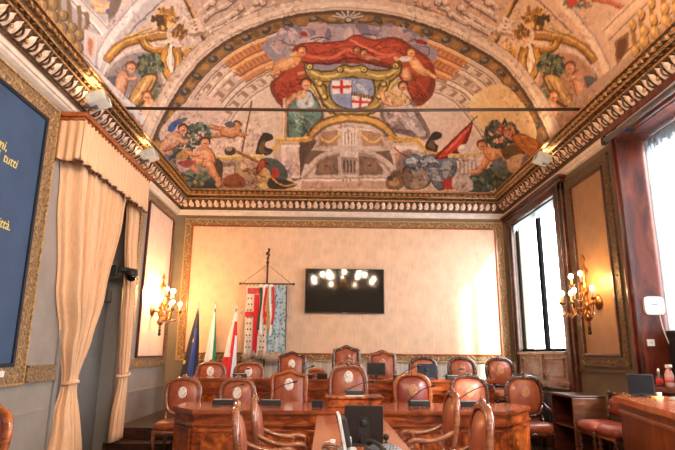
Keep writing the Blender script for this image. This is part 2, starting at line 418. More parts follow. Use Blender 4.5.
# ------------------------------------------------------------------ blue text board
p = thing('text_board', 'dark blue board with yellow italic writing in a gilt frame', 'board', (XL, 0, 0))
MB().box(0, .03, 2.6, 5.66, 1.3, 3.96).build('board', M('boardblue', (52, 78, 112), .6, var=.06, scale=3), p)
m_ = MB(); ring(m_, 'Y', 2.45, 5.86, 1.12, 4.14, .19, 0, .04); scrollwork(m_, 'Y', 2.45, 5.86, 1.12, 4.14, .04, .13, .1)
ring(m_, 'Y', 2.43, 5.88, 1.1, 4.16, .02, 0, .06, 1)
fr = m_.build('gilt_frame', [giltdark, gilt], p)
m_ = MB(); ring(m_, 'Y', 2.6, 5.68, 1.28, 3.98, .04, .02, .05); m_.build('inner_moulding', M('navy', (22, 30, 44), .5), p)
MB().box(.045, .05, 5.3, 5.52, 1.19, 1.25).build('label_plate', white, p)['label'] = 'small white label on the frame'
def text_mesh(txt, size, mat, name, parent, mtx, extrude=.003, shear=0, align='LEFT'):
    cu = bpy.data.curves.new('t', 'FONT'); cu.body = txt; cu.size = size; cu.extrude = extrude; cu.shear = shear; cu.align_x = align
    cu.resolution_u = 3
    ob = bpy.data.objects.new('t', cu); COL.objects.link(ob)
    dg = bpy.context.evaluated_depsgraph_get(); me = bpy.data.meshes.new_from_object(ob.evaluated_get(dg))
    bpy.data.objects.remove(ob); me.materials.clear(); me.materials.append(mat); me.transform(mtx)
    o = bpy.data.objects.new(name, me); COL.objects.link(o)
    if parent: o.parent = parent
    return o
yellow = M('textyellow', (226, 208, 110), .5, var=.03)
for (txt, y, z) in (('mi,', 5.04, 3.34), ('i tutti', 5.24, 3.23), ('za,', 5.09, 2.72), ('città.', 5.29, 2.6)):
    for wd in txt.split()[::-1]:
        mt = Matrix(((0, 0, 1, .031), (1, 0, 0, y), (0, 1, 0, z), (0, 0, 0, 1)))
        o = text_mesh(wd, .14, yellow, 'word', p, mt, shear=.25, align='RIGHT')
        y -= max(v.co.y for v in o.data.vertices)-min(v.co.y for v in o.data.vertices)+.06


# ------------------------------------------------------------------ cornice
def cornice(name, p0, p1, nrm):
    p0 = Vector(p0); p1 = Vector(p1); L = (p1-p0).length; t = (p1-p0)/L; n = Vector(nrm)
    def W(u, d, z): q = p0+t*u+n*d; return (q.x, q.y, z)
    o = MB()
    prof = [(0, 4.25), (.04, 4.27), (.05, 4.295), (.07, 4.3), (.07, 4.345), (.085, 4.35), (.09, 4.395), (.11, 4.4), (.13, 4.46), (.2, 4.54), (.235, 4.548),
            (.235, 4.575), (.215, 4.58), (.215, 4.62), (.255, 4.625), (.265, 4.64), (.285, 4.645), (.33, 4.708), (.355, 4.712), (.355, 4.742), (.33, 4.75), (.0, 4.76)]
    mats = [1, 1, 1, 1, 1, 0, 0, 0, 0, 0, 2, 2, 0, 0, 2, 2, 0, 0, 2, 3, 3]
    for i in range(len(prof)-1):
        (d0, z0), (d1, z1) = prof[i], prof[i+1]
        o.add([W(0, d0, z0), W(L, d0, z0), W(L, d1, z1), W(0, d1, z1)], [(0, 1, 2, 3)], False, mats[i])
    st = .115; k = int(L/st)
    for i in range(k):
        u = (i+.5)*st; c = W(u, .315, 4.675)
        o.ball(c, .03, .03, .032, 7, 5, m=2)
        ar = [W(u+.043*math.cos(a), .315+.012*math.sin(a)+.014, 4.682-.04*math.sin(a)) for a in (0, .6, 1.2, 1.9, 2.5, PI)]
        o.tube(ar, .009, 5, m=2)
        c = W(u, .235, 4.6); o.ball(c, .032, .032, .018, 6, 4, m=0)
    st = .26; k = int(L/st)
    for i in range(k):
        u = (i+.5)*st
        for du in (-.067, .06):
            vs = []; rows = 6
            for j in range(rows):
                q = j/(rows-1); zz = 4.405+.135*q; dd = .115+.1*q**1.4+.035*math.sin(q*PI)
                w = .05*(math.sin((q*.82+.18)*PI)**.6)
                if j == rows-1: dd += .02; zz -= .01
                for (s_, e) in ((-1, -.02), (-.45, .008), (0, .0), (.45, .008), (1, -.02)): vs.append(W(u+du+s_*w, dd+e, zz))
            o.add(vs, [(a*5+b, a*5+b+1, a*5+b+6, a*5+b+5) for a in range(rows-1) for b in range(4)], True, 4)
        sp = []
        for j in range(9):
            q = j/8; sp.append(W(u+.028*math.sin(q*2*PI)-.003, .135+.1*q**1.3+.03*math.sin(q*PI), 4.405+.13*q))
        o.tube(sp, .013, 5, m=0)
        o.ball(W(u-.13, .17, 4.44), .022, .022, .03, 6, 4, m=2)
    ob = o.build(name, [bronze, plasterw, bronzegold, lilac, leafpink], recalc=False)
    return struct(ob)
cornice('trim_9', (XL, YB, 0), (XR, YB, 0), (0, -1, 0))
cornice('trim_10', (XL, 2.0, 0), (XL, YB, 0), (1, 0, 0))
cornice('trim_11', (XR, 2.0, 0), (XR, YB, 0), (-1, 0, 0))
struct(MB().box(XL-.3, XL, YF, YB+.2, ZT, 5.0).box(XR, XR+.4, YF, YB+.2, ZT, 5.0).box(XL-.3, XR+.4, YB, YB+.2, ZT, 5.0).build('trim_12', plasterw))
# ------------------------------------------------------------------ frescoed vault
VCX, VR, VH, VZ, VYA, VDP, VY0 = .31, 3.21, 2.84, 4.745, 8.75, 2.05, 2.2
NU, NB, NA = 760, 300, 250
SS = 2          # the cartoon is drawn at twice the surface grid and averaged down
def vault_z(x, y):
    a = np.sqrt(np.clip(1-((x-VCX)/VR)**2, 0, 1)); g = np.sqrt(np.clip(1-(np.clip(y-VYA, 0, None)/VDP)**2, 0, 1))
    return VZ+VH*a*g
def to_surface(px):
    """measure a point of the fresco: photograph pixel -> (u, v) on the vault's own surface grid"""
    px = np.asarray(px, float).reshape(-1, 2)
    d = FW*FPX+np.outer(px[:, 0]-337.5, RT)-np.outer(px[:, 1]-225, UP); d /= np.linalg.norm(d, axis=1)[:, None]
    ts = np.linspace(3, 16, 700); lo = np.full(len(px), 16.)
    P = EYEP+d[:, None, :]*ts[None, :, None]
    out = (P[..., 2] >= vault_z(P[..., 0], P[..., 1])) & (P[..., 2] > VZ-.4)
    out |= (np.abs(P[..., 0]-VCX) >= VR) | (P[..., 1] >= VYA+VDP)
    k = np.argmax(out, axis=1); k = np.where(out.any(axis=1), k, 699)
    hi = ts[k]; lo = ts[np.maximum(k-1, 0)]
    for _ in range(14):
        m = (hi+lo)/2; Q = EYEP+d*m[:, None]
        o = (Q[:, 2] >= vault_z(Q[:, 0], Q[:, 1])) & (Q[:, 2] > VZ-.4); o |= (np.abs(Q[:, 0]-VCX) >= VR) | (Q[:, 1] >= VYA+VDP)
        hi = np.where(o, m, hi); lo = np.where(o, lo, m)
    Q = EYEP+d*hi[:, None]
    th = np.arccos(np.clip((VCX-Q[:, 0])/VR, -1, 1)); u = th/PI*(NU-1)*SS+.5
    ph = np.arcsin(np.clip((Q[:, 1]-VYA)/VDP, 0, 1))
    v = np.where(Q[:, 1] < VYA, (Q[:, 1]-VY0)/(VYA-VY0)*NB, NB+ph/(PI/2)*(NA-1))
    return np.stack([u, v*SS+.5], 1)
NVV = NB+NA
CAN = np.zeros((NVV*SS, NU*SS, 3), np.float32)
def lin(c): return np.array([s2l(x) for x in c], np.float32)
def raster(pts, c, alpha=1., mul=None):
    P = to_surface(pts); n = len(P)
    x0, y0 = np.floor(P.min(0)).astype(int)-1; x1, y1 = np.ceil(P.max(0)).astype(int)+2
    x0, y0 = max(x0, 0), max(y0, 0); x1, y1 = min(x1, NU*SS), min(y1, NVV*SS)
    if x1 <= x0 or y1 <= y0: return
    X, Y = np.meshgrid(np.arange(x0, x1), np.arange(y0, y1)); ins = np.zeros(X.shape, bool)
    j = n-1
    for i in range(n):
        xi, yi, xj, yj = P[i, 0], P[i, 1], P[j, 0], P[j, 1]
        if yi != yj: ins ^= ((yi > Y) != (yj > Y)) & (X < (xj-xi)*(Y-yi)/(yj-yi)+xi)
        j = i
    A = CAN[y0:y1, x0:x1]; A[ins] = A[ins]*(np.array(mul, np.float32) if mul is not None else (1-alpha))+(0 if mul is not None else lin(c)*alpha)
def pairs(a): return [(a[i], a[i+1]) for i in range(0, len(a), 2)]
def dense(p, closed=True):
    out = []
    for i in range(len(p) if closed else len(p)-1):
        a, b = np.array(p[i], float), np.array(p[(i+1) % len(p)], float); k = max(1, int(np.hypot(*(b-a))/6))
        out += [tuple(a+(b-a)*t/k) for t in range(k)]
    if not closed: out.append(tuple(p[-1]))
    return out
MIR = False
def mx(p): return [(701-a, b) for a, b in p] if MIR else p
def pg(c, *a, al=1.): raster(mx(dense(pairs(a))), c, al)
def bl(c, *a, al=1.): raster(mx(catmull(pairs(a), 5)), c, al)
def el(c, x, y, rx, ry, rot=0, al=1., n=18):
    r = math.radians(rot); q = [(x+rx*math.cos(t)*math.cos(r)-ry*math.sin(t)*math.sin(r), y+rx*math.cos(t)*math.sin(r)+ry*math.sin(t)*math.cos(r)) for t in [2*PI*i/n for i in range(n)]]
    raster(mx(q), c, al)
def st(c, w, *a, al=1., taper=0, sm=True):
    p = pairs(a); p = catmull(p, 6, False) if (sm and len(p) > 2) else dense(p, False)
    L, R_ = [], []; n = len(p)
    for i in range(n):
        a_, b_ = p[max(i-1, 0)], p[min(i+1, n-1)]; dx, dy = b_[0]-a_[0], b_[1]-a_[1]; h = math.hypot(dx, dy) or 1
        ww = w/2*(1-taper*i/max(1, n-1)); L.append((p[i][0]-dy/h*ww, p[i][1]+dx/h*ww)); R_.append((p[i][0]+dy/h*ww, p[i][1]-dx/h*ww))
    raster(mx(L+R_[::-1]), c, al)
def mix(a, b, t): return tuple(a[i]*(1-t)+b[i]*t for i in range(3))
DK = (70, 40, 30)
def grow(p, s, dx=0, dy=0):
    cx = sum(q[0] for q in p)/len(p); cy = sum(q[1] for q in p)/len(p)
    return [(cx+(x-cx)*s+dx, cy+(y-cy)*s+dy) for x, y in p]
def body(c, *a, lum=.35):
    p = pairs(a); f = lambda q: [v for z in q for v in z]
    bl(mix(c, DK, .55), *f(grow(p, 1.14, .5, .7))); bl(c, *f(p)); bl(mix(c, (255, 238, 215), lum), *f(grow(p, .58, -.6, -.8)), al=.8)
def limb(c, w, *a, taper=.35):
    st(mix(c, DK, .5), w+1.3, *[v+.5 for v in a], taper=taper); st(c, w, *a, taper=taper); st(mix(c, (255, 238, 215), .35), w*.4, *[v-.4 for v in a], al=.8, taper=taper)
def head(x, y, r, hair=(96, 58, 36), flesh=(216, 158, 120), ang=-90):
    a = math.radians(ang); el(mix(hair, DK, .3), x+r*.35*math.cos(a), y+r*.35*math.sin(a), r*1.12, r*1.05); el(flesh, x, y, r*.85, r*.9)
    el(mix(flesh, (255, 230, 200), .4), x-r*.2, y-r*.1, r*.4, r*.45); st(mix(flesh, DK, .55), r*.25, x-r*.35, y+.1*r, x+r*.4, y+.15*r)
def leaves(cols, x, y, rx, ry, n, s=2.4, seed=0):
    r = random.Random(seed)
    for i in range(n):
        a = r.uniform(0, 2*PI); q = math.sqrt(r.random())
        el(r.choice(cols), x+rx*q*math.cos(a), y+ry*q*math.sin(a), s*r.uniform(.6, 1.3), s*r.uniform(.35, .7), r.uniform(0, 180), n=8)
def folds(cols, x0, y0, x1, y1, n, seed, L=14, w=1.6):
    r = random.Random(seed)
    for i in range(n):
        x = r.uniform(x0, x1); y = r.uniform(y0, y1); a = r.uniform(-.5, 1.1)
        st(r.choice(cols), w, x, y, x+L*.5*math.cos(a), y+L*.5*math.sin(a)+r.uniform(-2, 2), x+L*math.cos(a), y+L*math.sin(a), al=.75, taper=.6)
# arch line between stone rib and leaf band, as read off the photograph
ARCH = [(149, 150), (153, 140), (160, 124), (168, 108), (177, 93), (188, 77), (204, 59), (220, 46), (238, 35), (258, 26.5), (280, 19), (305, 14), (340, 11.5), (372, 13), (400, 18), (425, 25), (445, 32.5), (465, 42.5), (485, 53.5), (503, 66), (516, 81), (530, 101), (540, 119), (549, 139), (553, 150)]
ARC = catmull(ARCH, 4, False)
AC = (349, 175)
def arch_in(k):    # the arch curve moved inwards by k pixels
    return [(x+(AC[0]-x)*k/math.hypot(AC[0]-x, AC[1]-y), y+(AC[1]-y)*k/math.hypot(AC[0]-x, AC[1]-y)) for x, y in ARC]
def band(c, k0, k1, al=1.): raster(arch_in(k0)+arch_in(k1)[::-1], c, al)
def flat(q): return [v for p in q for v in p]

STONE = (206, 178, 160); STONE_D = (150, 118, 100); STONE_L = (232, 212, 196); GOLD = (176, 124, 58); GOLD_D = (104, 70, 34); GOLD_L = (224, 180, 104)
FLESH = (214, 150, 112); RED = (166, 70, 48)
CAN[:] = lin((214, 190, 174))
# --- spandrels, drawn once and mirrored
for MIR in (False, True):
    base = (206, 184, 176) if not MIR else (214, 178, 148)  # mirrored half tinted warmer: uplight glow put into the paint
    pg(base, 60, -40, 340, -40, 340, 60, 150, 160, 60, 130)
    # outer rib
    st((188, 178, 182) if not MIR else (214, 174, 146), 26, 92, 92, 98, 70, 112, 42, 135, 14, 165, -22, 190, -45)
    st((222, 212, 214) if not MIR else (236, 204, 176), 7, 90, 88, 97, 66, 110, 40, 132, 12, 160, -22)
    st((112, 92, 84), 1.6, 103, 88, 108, 66, 122, 42, 146, 16, 168, -4, 190, -22)
    st((158, 140, 140), 1.4, 88, 78, 95, 58, 110, 32, 130, 8, 150, -14)
    # niche
    bl((150, 136, 136) if not MIR else (186, 140, 110), 106, 96, 106, 78, 112, 66, 126, 56, 142, 52, 152, 56, 160, 70, 166, 110, 150, 130, 128, 118)
    st((226, 206, 194), 2.2, 103, 74, 112, 61, 128, 52, 142, 47, 156, 46)
    bl((98, 92, 98), 106, 78, 118, 77, 122, 92, 116, 98, 106, 90)
    # swag: scrolling garlands with ribbons
    st(mix(GOLD, DK, .55), 10, 106, 62, 118, 48, 132, 41, 146, 38, 160, 32, 164, 24)
    st(GOLD, 6.5, 106, 61, 118, 47, 132, 40, 146, 37, 159, 31); st(GOLD_L, 1.6, 108, 57, 120, 45, 134, 38, 148, 34)
    st(GOLD_D, 8, 142, 38, 146, 46, 156, 52, 168, 49, 172, 45); st(GOLD, 5, 142, 37, 146, 45, 156, 50, 168, 48); st(GOLD_L, 1.3, 144, 40, 148, 46, 157, 49)
    st((228, 200, 170), 2.2, 148, 36, 160, 32, 170, 34, 172, 40, 164, 43, 150, 42)
    st(GOLD_D, 8, 149, 39, 158, 37, 167, 36); st(GOLD, 5, 149, 38, 158, 36, 167, 35)
    st((214, 178, 130), 2.5, 124, 37, 140, 31, 152, 26, 162, 20); st(GOLD_D, 1, 124, 39, 140, 33, 152, 28)
    leaves([GOLD_D, GOLD, (140, 100, 50), GOLD_L], 166, 17, 12, 9, 60, 3.2, 1); leaves([GOLD_D, (120, 84, 44), GOLD], 180, 33, 7, 7, 34, 2.8, 2); leaves([(72, 52, 30)], 158, 20, 6, 4, 14, 2.8, 3)
    leaves([GOLD, GOLD_L, GOLD_D, (206, 150, 70)], 190, 55, 8, 9, 46, 2.8, 4)
    # hanging twist of drapery
    st((236, 214, 196), 3, 172, 44, 168, 56, 166, 68, 170, 78); st(GOLD_D, 9.5, 176, 48, 179, 62, 176, 78, 170, 96, 163, 112, 158, 124); st(GOLD, 7, 176, 48, 179, 62, 176, 78, 170, 96, 163, 110)
    st(GOLD_D, 7, 165, 50, 163, 62, 168, 76, 176, 84); st((206, 150, 66), 5, 165, 50, 163, 62, 168, 75, 176, 83); st(GOLD_L, 1.6, 177, 52, 178, 64, 174, 80, 167, 98, 161, 112); st((240, 222, 204), 2.4, 171, 50, 170, 64, 173, 74)
    # vases, foliage and putti
    leaves([(62, 78, 72), (88, 104, 86), (48, 58, 56), (120, 124, 90)], 149, 66, 14, 12, 80, 3.4, 5); leaves([(62, 78, 72), (96, 108, 88)], 152, 88, 7, 12, 30, 3, 6)
    bl(mix(GOLD_D, DK, .3), 146, 74, 158, 76, 152, 92, 140, 107, 127, 106, 132, 92); bl((196, 150, 92), 145, 76, 156, 77, 150, 90, 138, 104, 129, 103, 134, 90); st((232, 196, 140), 2.2, 146, 80, 140, 92, 132, 102); st(GOLD_D, 1.3, 153, 80, 146, 92, 138, 103)
    el((214, 176, 116), 148, 79, 5, 2.5, -35); limb(FLESH, 6.5, 123, 72, 119, 82, 116, 92, 112, 92); limb(FLESH, 5, 120, 90, 119, 98, 122, 105); body(FLESH, 122, 71, 128, 76, 126, 88, 122, 97, 116, 94, 117, 82); limb((220, 154, 118), 4, 125, 76, 131, 79, 137, 78)
    head(131, 68, 5.4, (140, 76, 46), FLESH); body((222, 168, 132), 146, 101, 153, 100, 155, 110, 148, 122, 138, 124, 141, 112); head(147, 97, 5, (150, 92, 54), (218, 150, 104)); limb(FLESH, 5, 141, 112, 137, 120, 136, 132)
    # relief panel beside the arch
    q = [(180, -8), (193, 20), (207, 48), (232, 31), (258, 17), (286, 5), (300, 0), (322, -8)]
    pg((188, 160, 146) if not MIR else (196, 158, 134), *flat(q)); st((92, 66, 44), 3, 181, -8, 195, 21, 207, 47, sm=False); st(GOLD, 1.6, 183, -8, 196, 20, 208, 45, sm=False); st(GOLD_L, .8, 184, -8, 197, 20, 209, 44, sm=False)
    st((120, 82, 50), 1.6, 207, 48, 232, 31, 258, 17, 286, 5, 306, -2); st(GOLD, 1.2, 206, 46.5, 231, 29.5, 257, 15.5, 285, 3.5)
    pg((222, 198, 180), 186, 21, 197, 17, 206, 32, 190, 36); pg((160, 130, 112), 188, 34, 206, 31, 207, 34, 189, 37)
    for k in range(3): st((90, 60, 50), 1.4, 193+k*1.2, 22+k*4, 196+k*1.2, 21+k*4, sm=False)
    r = random.Random(9)
    RL, RD = (222, 200, 184), (118, 92, 82)
    for (a) in ((206, 30, 216, 24, 228, 17, 240, 9), (210, 33, 224, 26, 238, 17), (202, 20, 212, 12, 226, 5, 236, -3), (228, 22, 240, 20, 252, 10, 262, 6), (204, 8, 214, -2, 222, -6)):
        st(RD, 6.4, *[v+1.2 for v in a], taper=.3); st((196, 172, 158), 5.2, *a, taper=.3); st(RL, 2.2, *[v-.8 for v in a], taper=.4)
    for (x, y, rr) in ((240, 7, 3.6), (262, 2, 4), (250, 14, 3.2), (274, 4, 3.6), (286, -2, 4), (212, 2, 3.5), (256, 2, 3), (232, -3, 4)):
        el(RD, x+1, y+1, rr*1.15, rr); el((200, 176, 160), x, y, rr, rr*.85); el(RL, x-1, y-1, rr*.45, rr*.4)
        st(RD, 1, x-4, y+3, x, y+5, x+5, y+2)
MIR = False
# --- crown of the vault: moulded coffers and keystone
pg((198, 172, 152), 296, -12, 418, -12, 412, 4, 380, 1, 340, 0, 305, 3)
for (x, a) in ((283, 1), (404, -1)): pg((182, 152, 130), x-9, -2, x+9, -4, x+11, 9, x-7, 12); el((120, 90, 70), x+1, 8, 5, 2.6); el((206, 178, 150), x, 7, 3, 1.6)
pg((140, 110, 92), 312, -10, 388, -10, 386, 2, 314, 2); pg((202, 178, 160), 316, -10, 384, -10, 382, 0, 318, 0); st((120, 90, 70), 1, 318, -3, 350, -4, 382, -3)
for k in range(7): el((130, 100, 80), 324+k*9, -1.5, 2.6, 1.4); el((214, 186, 160), 324+k*9, -2, 1.6, .8)
# --- sky panels at the top corners
pg((176, 166, 172), 76, -30, 130, -30, 112, 6, 104, 30, 96, 26, 80, 4); pg((132, 122, 128), 106, -8, 128, -14, 118, 12, 108, 24)
limb((222, 160, 122), 9, 92, 2, 102, 6, 112, 4); limb((222, 166, 130), 7, 96, 9, 106, 9, 116, 0); pg((50, 84, 150), 106, 9, 115, 9, 113, 14, 106, 14); bl((110, 96, 90), 112, -4, 122, -8, 118, 10, 108, 18)
pg((216, 178, 148), 548, -10, 640, -30, 640, -6, 608, 14, 600, 26, 590, 18); leaves([(84, 100, 84), (110, 120, 96), (176, 84, 64)], 578, 3, 14, 6, 40, 2.6, 8); limb((186, 84, 56), 5, 592, -2, 604, 0, 618, 5, 626, 8); el((196, 70, 52), 572, 2, 5, 4)
# --- painted balustrades
def balus(pts, dark, mid, light, k):
    for (x, y, s) in pts:
        el(mix(dark, DK, .3), x+1*k, y+1, 5.4*s, 7*s); el(mid, x, y, 4.7*s, 6.3*s); el(light, x-1.4*k, y-1.5, 2*s, 3.4*s)
pg((166, 156, 162), -30, -60, 64, -60, 98, 26, 98, 70, 84, 64, 10, -12); st((214, 206, 210), 8, 20, -2, 56, 34, 96, 74, 140, 116, 180, 160, sm=False); st((128, 118, 120), 1.6, 24, -6, 60, 30, 99, 70, sm=False)
st((206, 196, 198), 12, 70, -6, 88, 14, 106, 33, sm=False); st((128, 116, 120), 1.4, 64, -8, 82, 12, 100, 35, sm=False); st((150, 138, 140), 1.2, 74, -8, 92, 12, 109, 30, sm=False); st((232, 224, 224), 2, 68, -6, 86, 14, 103, 35, sm=False)
for (a, b, c, d) in ((33, -14, 42, 5), (44, -16, 52, 16), (56, -10, 61, 27), (66, -4, 70, 38), (77, 6, 78, 46), (84, 12, 80, 36)): st((122, 98, 70), 4.5, a+2, b, a+3, b+12, c, d, sm=True)
balus([(42, 4, 1.1), (53, 4, .85), (52.5, 16, 1), (63, 15, .85), (61.5, 28, 1), (71.5, 27, .85), (70, 38.5, 1), (79, 35, .8), (77.6, 47, .95), (33, -8, 1.1), (44, -6, .9)], (86, 66, 44), (136, 108, 70), (178, 148, 100), 1)
pg((200, 188, 190), 84, 28, 98, 36, 95, 66, 84, 54); pg((206, 168, 150), 87, 34, 95, 39, 93, 60, 86, 52); bl((168, 110, 92), 89, 38, 93, 42, 91, 56, 88, 50)
pg((212, 176, 142), 620, 20, 640, 6, 672, -30, 740, -60, 740, 10, 676, 30, 625, 64, 612, 66); st((182, 150, 128), 9, 700, 0, 660, 32, 624, 64, 580, 100, 540, 140, sm=False); st((112, 84, 66), 1.5, 690, -2, 655, 27, 616, 60, sm=False)  # right balustrade in warmer paint, carrying the uplight's tint
st((226, 190, 160), 11, 604, 33, 626, 12, 650, -12, sm=False); st((142, 108, 86), 1.3, 609, 40, 632, 18, 656, -6, sm=False); st((142, 108, 86), 1.2, 602, 32, 624, 10, 646, -12, sm=False)
for (a, b, c, d) in ((632, 26, 636, 52), (640, 14, 644, 42), (651, 2, 654, 32), (664, -8, 666, 22), (674, -14, 676, 8)): st((150, 106, 58), 5, a, b, c-2, (b+d)/2, c, d)
balus([(632, 25, .8), (635, 50, .85), (640.5, 14, .8), (644, 30, .85), (643.5, 41, 1), (651, 3, .8), (653, 19, .9), (654, 32, .95), (664, -8, .8), (665, 8, .9), (666, 20, 1), (675, -4, .9), (677, 8, 1)], (112, 74, 36), (190, 140, 78), (226, 184, 116), 1)
pg((140, 96, 58), 614, 42, 629, 31, 628, 50, 617, 66); bl((104, 66, 40), 617, 44, 626, 38, 625, 52, 619, 60)
# --- stone rib, leaf band
band((206, 180, 164), -15, 0); band((222, 200, 184), -9, -4.5); band((150, 120, 104), -15.5, -14.6); band((176, 148, 132), -4.5, -3.6); band((74, 54, 42), -1.2, .6)
band((138, 104, 64), .6, 11.5); band((92, 68, 48), .6, 2.4)
r = random.Random(4); A0 = arch_in(6.5)
for i in range(3, len(A0)-3, 2):
    x, y = A0[i]
    if i % 4 == 1: el((72, 62, 58), x, y, 5.5, 3.4, r.uniform(-40, 40)); el((130, 116, 108), x-1, y-1, 2.6, 1.6, r.uniform(-40, 40))
    else: el(r.choice([(172, 128, 72), (158, 116, 64), (112, 84, 54)]), x, y, 4.2, 3, r.uniform(-40, 40))
band((96, 76, 62), 11.4, 12.8)
# --- lunette ground: painted apse with coffered rings
raster(arch_in(12.5)+[(549, 190), (530, 200), (340, 200), (160, 200), (150, 190)], (212, 190, 174))
LU = arch_in(12.5)
def ringpart(k0, k1, c, i0=0, i1=None, al=1.): a = arch_in(k0)[i0:i1]; b = arch_in(k1)[i0:i1]; raster(a+b[::-1], c, al)
for (k0, k1, c) in ((13, 17, (206, 184, 170)), (17, 18.4, (148, 122, 108)), (26, 27.5, (150, 124, 110)), (27.5, 31, (226, 206, 192)), (31, 42, (190, 166, 152)), (42, 43.5, (146, 120, 106)), (43.5, 47, (222, 204, 190)), (47, 49, (150, 126, 112)), (60, 61.5, (158, 132, 118)), (61.5, 64, (222, 202, 188))): ringpart(k0, k1, c)
N = len(ARC)
for i in range(4, N-6, 3):
    for (k0, k1) in ((19.5, 25), (32.5, 40.5), (50, 58)):
        a = arch_in(k0); b = arch_in(k1); raster([a[i], a[i+1], a[i+2], b[i+2], b[i+1], b[i]], (152, 122, 106)); a = arch_in(k0+1.6); b = arch_in(k1-.8); raster([a[i], a[i+1], b[i+1], b[i]], (214, 190, 174))
# warm lower corners
bl((228, 196, 150), 470, 100, 500, 84, 520, 100, 536, 128, 530, 150, 500, 136, 480, 128); bl((214, 186, 172), 160, 140, 175, 112, 200, 96, 222, 104, 228, 140, 200, 160)
# sky opening
bl((146, 136, 152), 256, 48, 275, 36, 300, 28, 340, 24, 376, 26, 405, 33, 428, 43, 444, 56, 430, 72, 400, 76, 345, 80, 300, 80, 282, 74, 268, 62)
leaves([(166, 150, 158), (178, 150, 148), (128, 122, 146), (190, 170, 172), (120, 108, 124)], 345, 44, 86, 18, 150, 7, 12)
# orange cornices either side
IX = lambda x: min(range(len(ARC)), key=lambda i: abs(ARC[i][0]-x))
for (xa, xb) in ((212, 262), (436, 484)):
    i0, i1 = IX(xa), IX(xb)
    for (k0, k1, c) in ((13, 46, (190, 126, 84)), (13, 16, (226, 178, 128)), (23, 25, (150, 88, 54)), (25, 28, (222, 168, 114)), (36, 38, (150, 92, 60)), (38, 41, (216, 166, 118)), (45, 46.5, (140, 92, 64))): ringpart(k0, k1, c, i0, i1)
    for i in range(i0, i1):
        A1, B1 = arch_in(17)[i], arch_in(22)[i]; st((146, 84, 50), 1.2, A1[0], A1[1], B1[0], B1[1], sm=False)
        A1, B1 = arch_in(29)[i], arch_in(35)[i]; st((150, 90, 56), 1.4, A1[0], A1[1], B1[0], B1[1], sm=False)
bl((146, 136, 152), 262, 46, 285, 33, 300, 30, 340, 26, 376, 28, 405, 35, 428, 45, 438, 54, 426, 66, 400, 74, 345, 78, 300, 78, 284, 72, 272, 60)
leaves([(166, 150, 158), (178, 150, 148), (128, 122, 146), (190, 170, 172), (120, 108, 124)], 348, 44, 76, 16, 130, 8, 12)
# red drapery
bl(mix(RED, DK, .45), 290, 56, 298, 44, 320, 42, 344, 40, 356, 34, 372, 39, 395, 37, 412, 46, 428, 57, 436, 74, 432, 96, 416, 106, 404, 84, 385, 66, 350, 64, 312, 66, 304, 92, 288, 110, 274, 98, 270, 84, 280, 74)
bl(RED, 294, 56, 302, 46, 322, 44, 344, 42, 356, 36, 372, 41, 394, 40, 410, 48, 424, 58, 431, 74, 427, 90, 416, 98, 406, 80, 386, 62, 350, 60, 314, 62, 302, 88, 288, 102, 279, 96, 275, 84, 286, 72)
folds([(190, 92, 66), (122, 44, 34), (184, 82, 58), (112, 38, 32)], 296, 44, 406, 56, 46, 21, 18, 2); folds([(190, 84, 58), (112, 34, 28)], 276, 76, 298, 96, 16, 22, 10, 2); folds([(190, 84, 58), (112, 34, 28), (204, 98, 72)], 406, 60, 424, 92, 22, 23, 10, 2)
st((204, 104, 78), 3, 306, 56, 330, 58, 350, 50, 372, 58, 396, 54); st((92, 28, 24), 2, 300, 62, 330, 64, 350, 58, 380, 66, 400, 70); st((208, 112, 86), 2.4, 350, 40, 366, 48, 380, 54, 398, 56)
st((96, 44, 34), 1.2, 310, 40, 322, 37, 330, 40); el((160, 54, 44), 304, 34, 4, 2.4, 20); st((86, 40, 34), 1, 355, 36, 366, 34, 377, 36, 376, 40); el((150, 48, 40), 421, 42, 6, 2.4, 10); st((110, 60, 50), 1, 417, 54, 428, 55, 429, 48, 420, 46)
# putti holding the drapery
limb((216, 150, 96), 6, 300, 53, 292, 56, 284, 62, 274, 66, 266, 68); body((212, 148, 96), 276, 62, 288, 57, 300, 58, 296, 66, 284, 70, 274, 72); limb((196, 126, 78), 4.5, 280, 68, 272, 74, 280, 72); head(302, 52, 5, (120, 62, 36), (206, 130, 84)); pg((150, 150, 160), 284, 46, 287, 48, 292, 58, 288, 58)
limb((214, 150, 100), 5, 408, 58, 400, 60, 394, 58); body((218, 154, 104), 408, 58, 416, 58, 426, 70, 430, 76, 420, 74, 412, 68); limb((214, 150, 100), 4.5, 424, 70, 432, 75, 436, 78); head(411, 53, 4.6, (140, 80, 46), (214, 148, 100)); bl((216, 212, 216), 400, 58, 408, 56, 410, 60, 404, 62)
body((196, 132, 92), 400, 70, 408, 68, 412, 78, 404, 80); head(357, 51, 4, (84, 46, 32), (150, 92, 64)); head(364, 54, 4, (90, 50, 34), (170, 106, 74)); limb((170, 104, 72), 3, 366, 59, 374, 58, 380, 60); limb((184, 120, 84), 3.5, 298, 74, 306, 72, 312, 70)
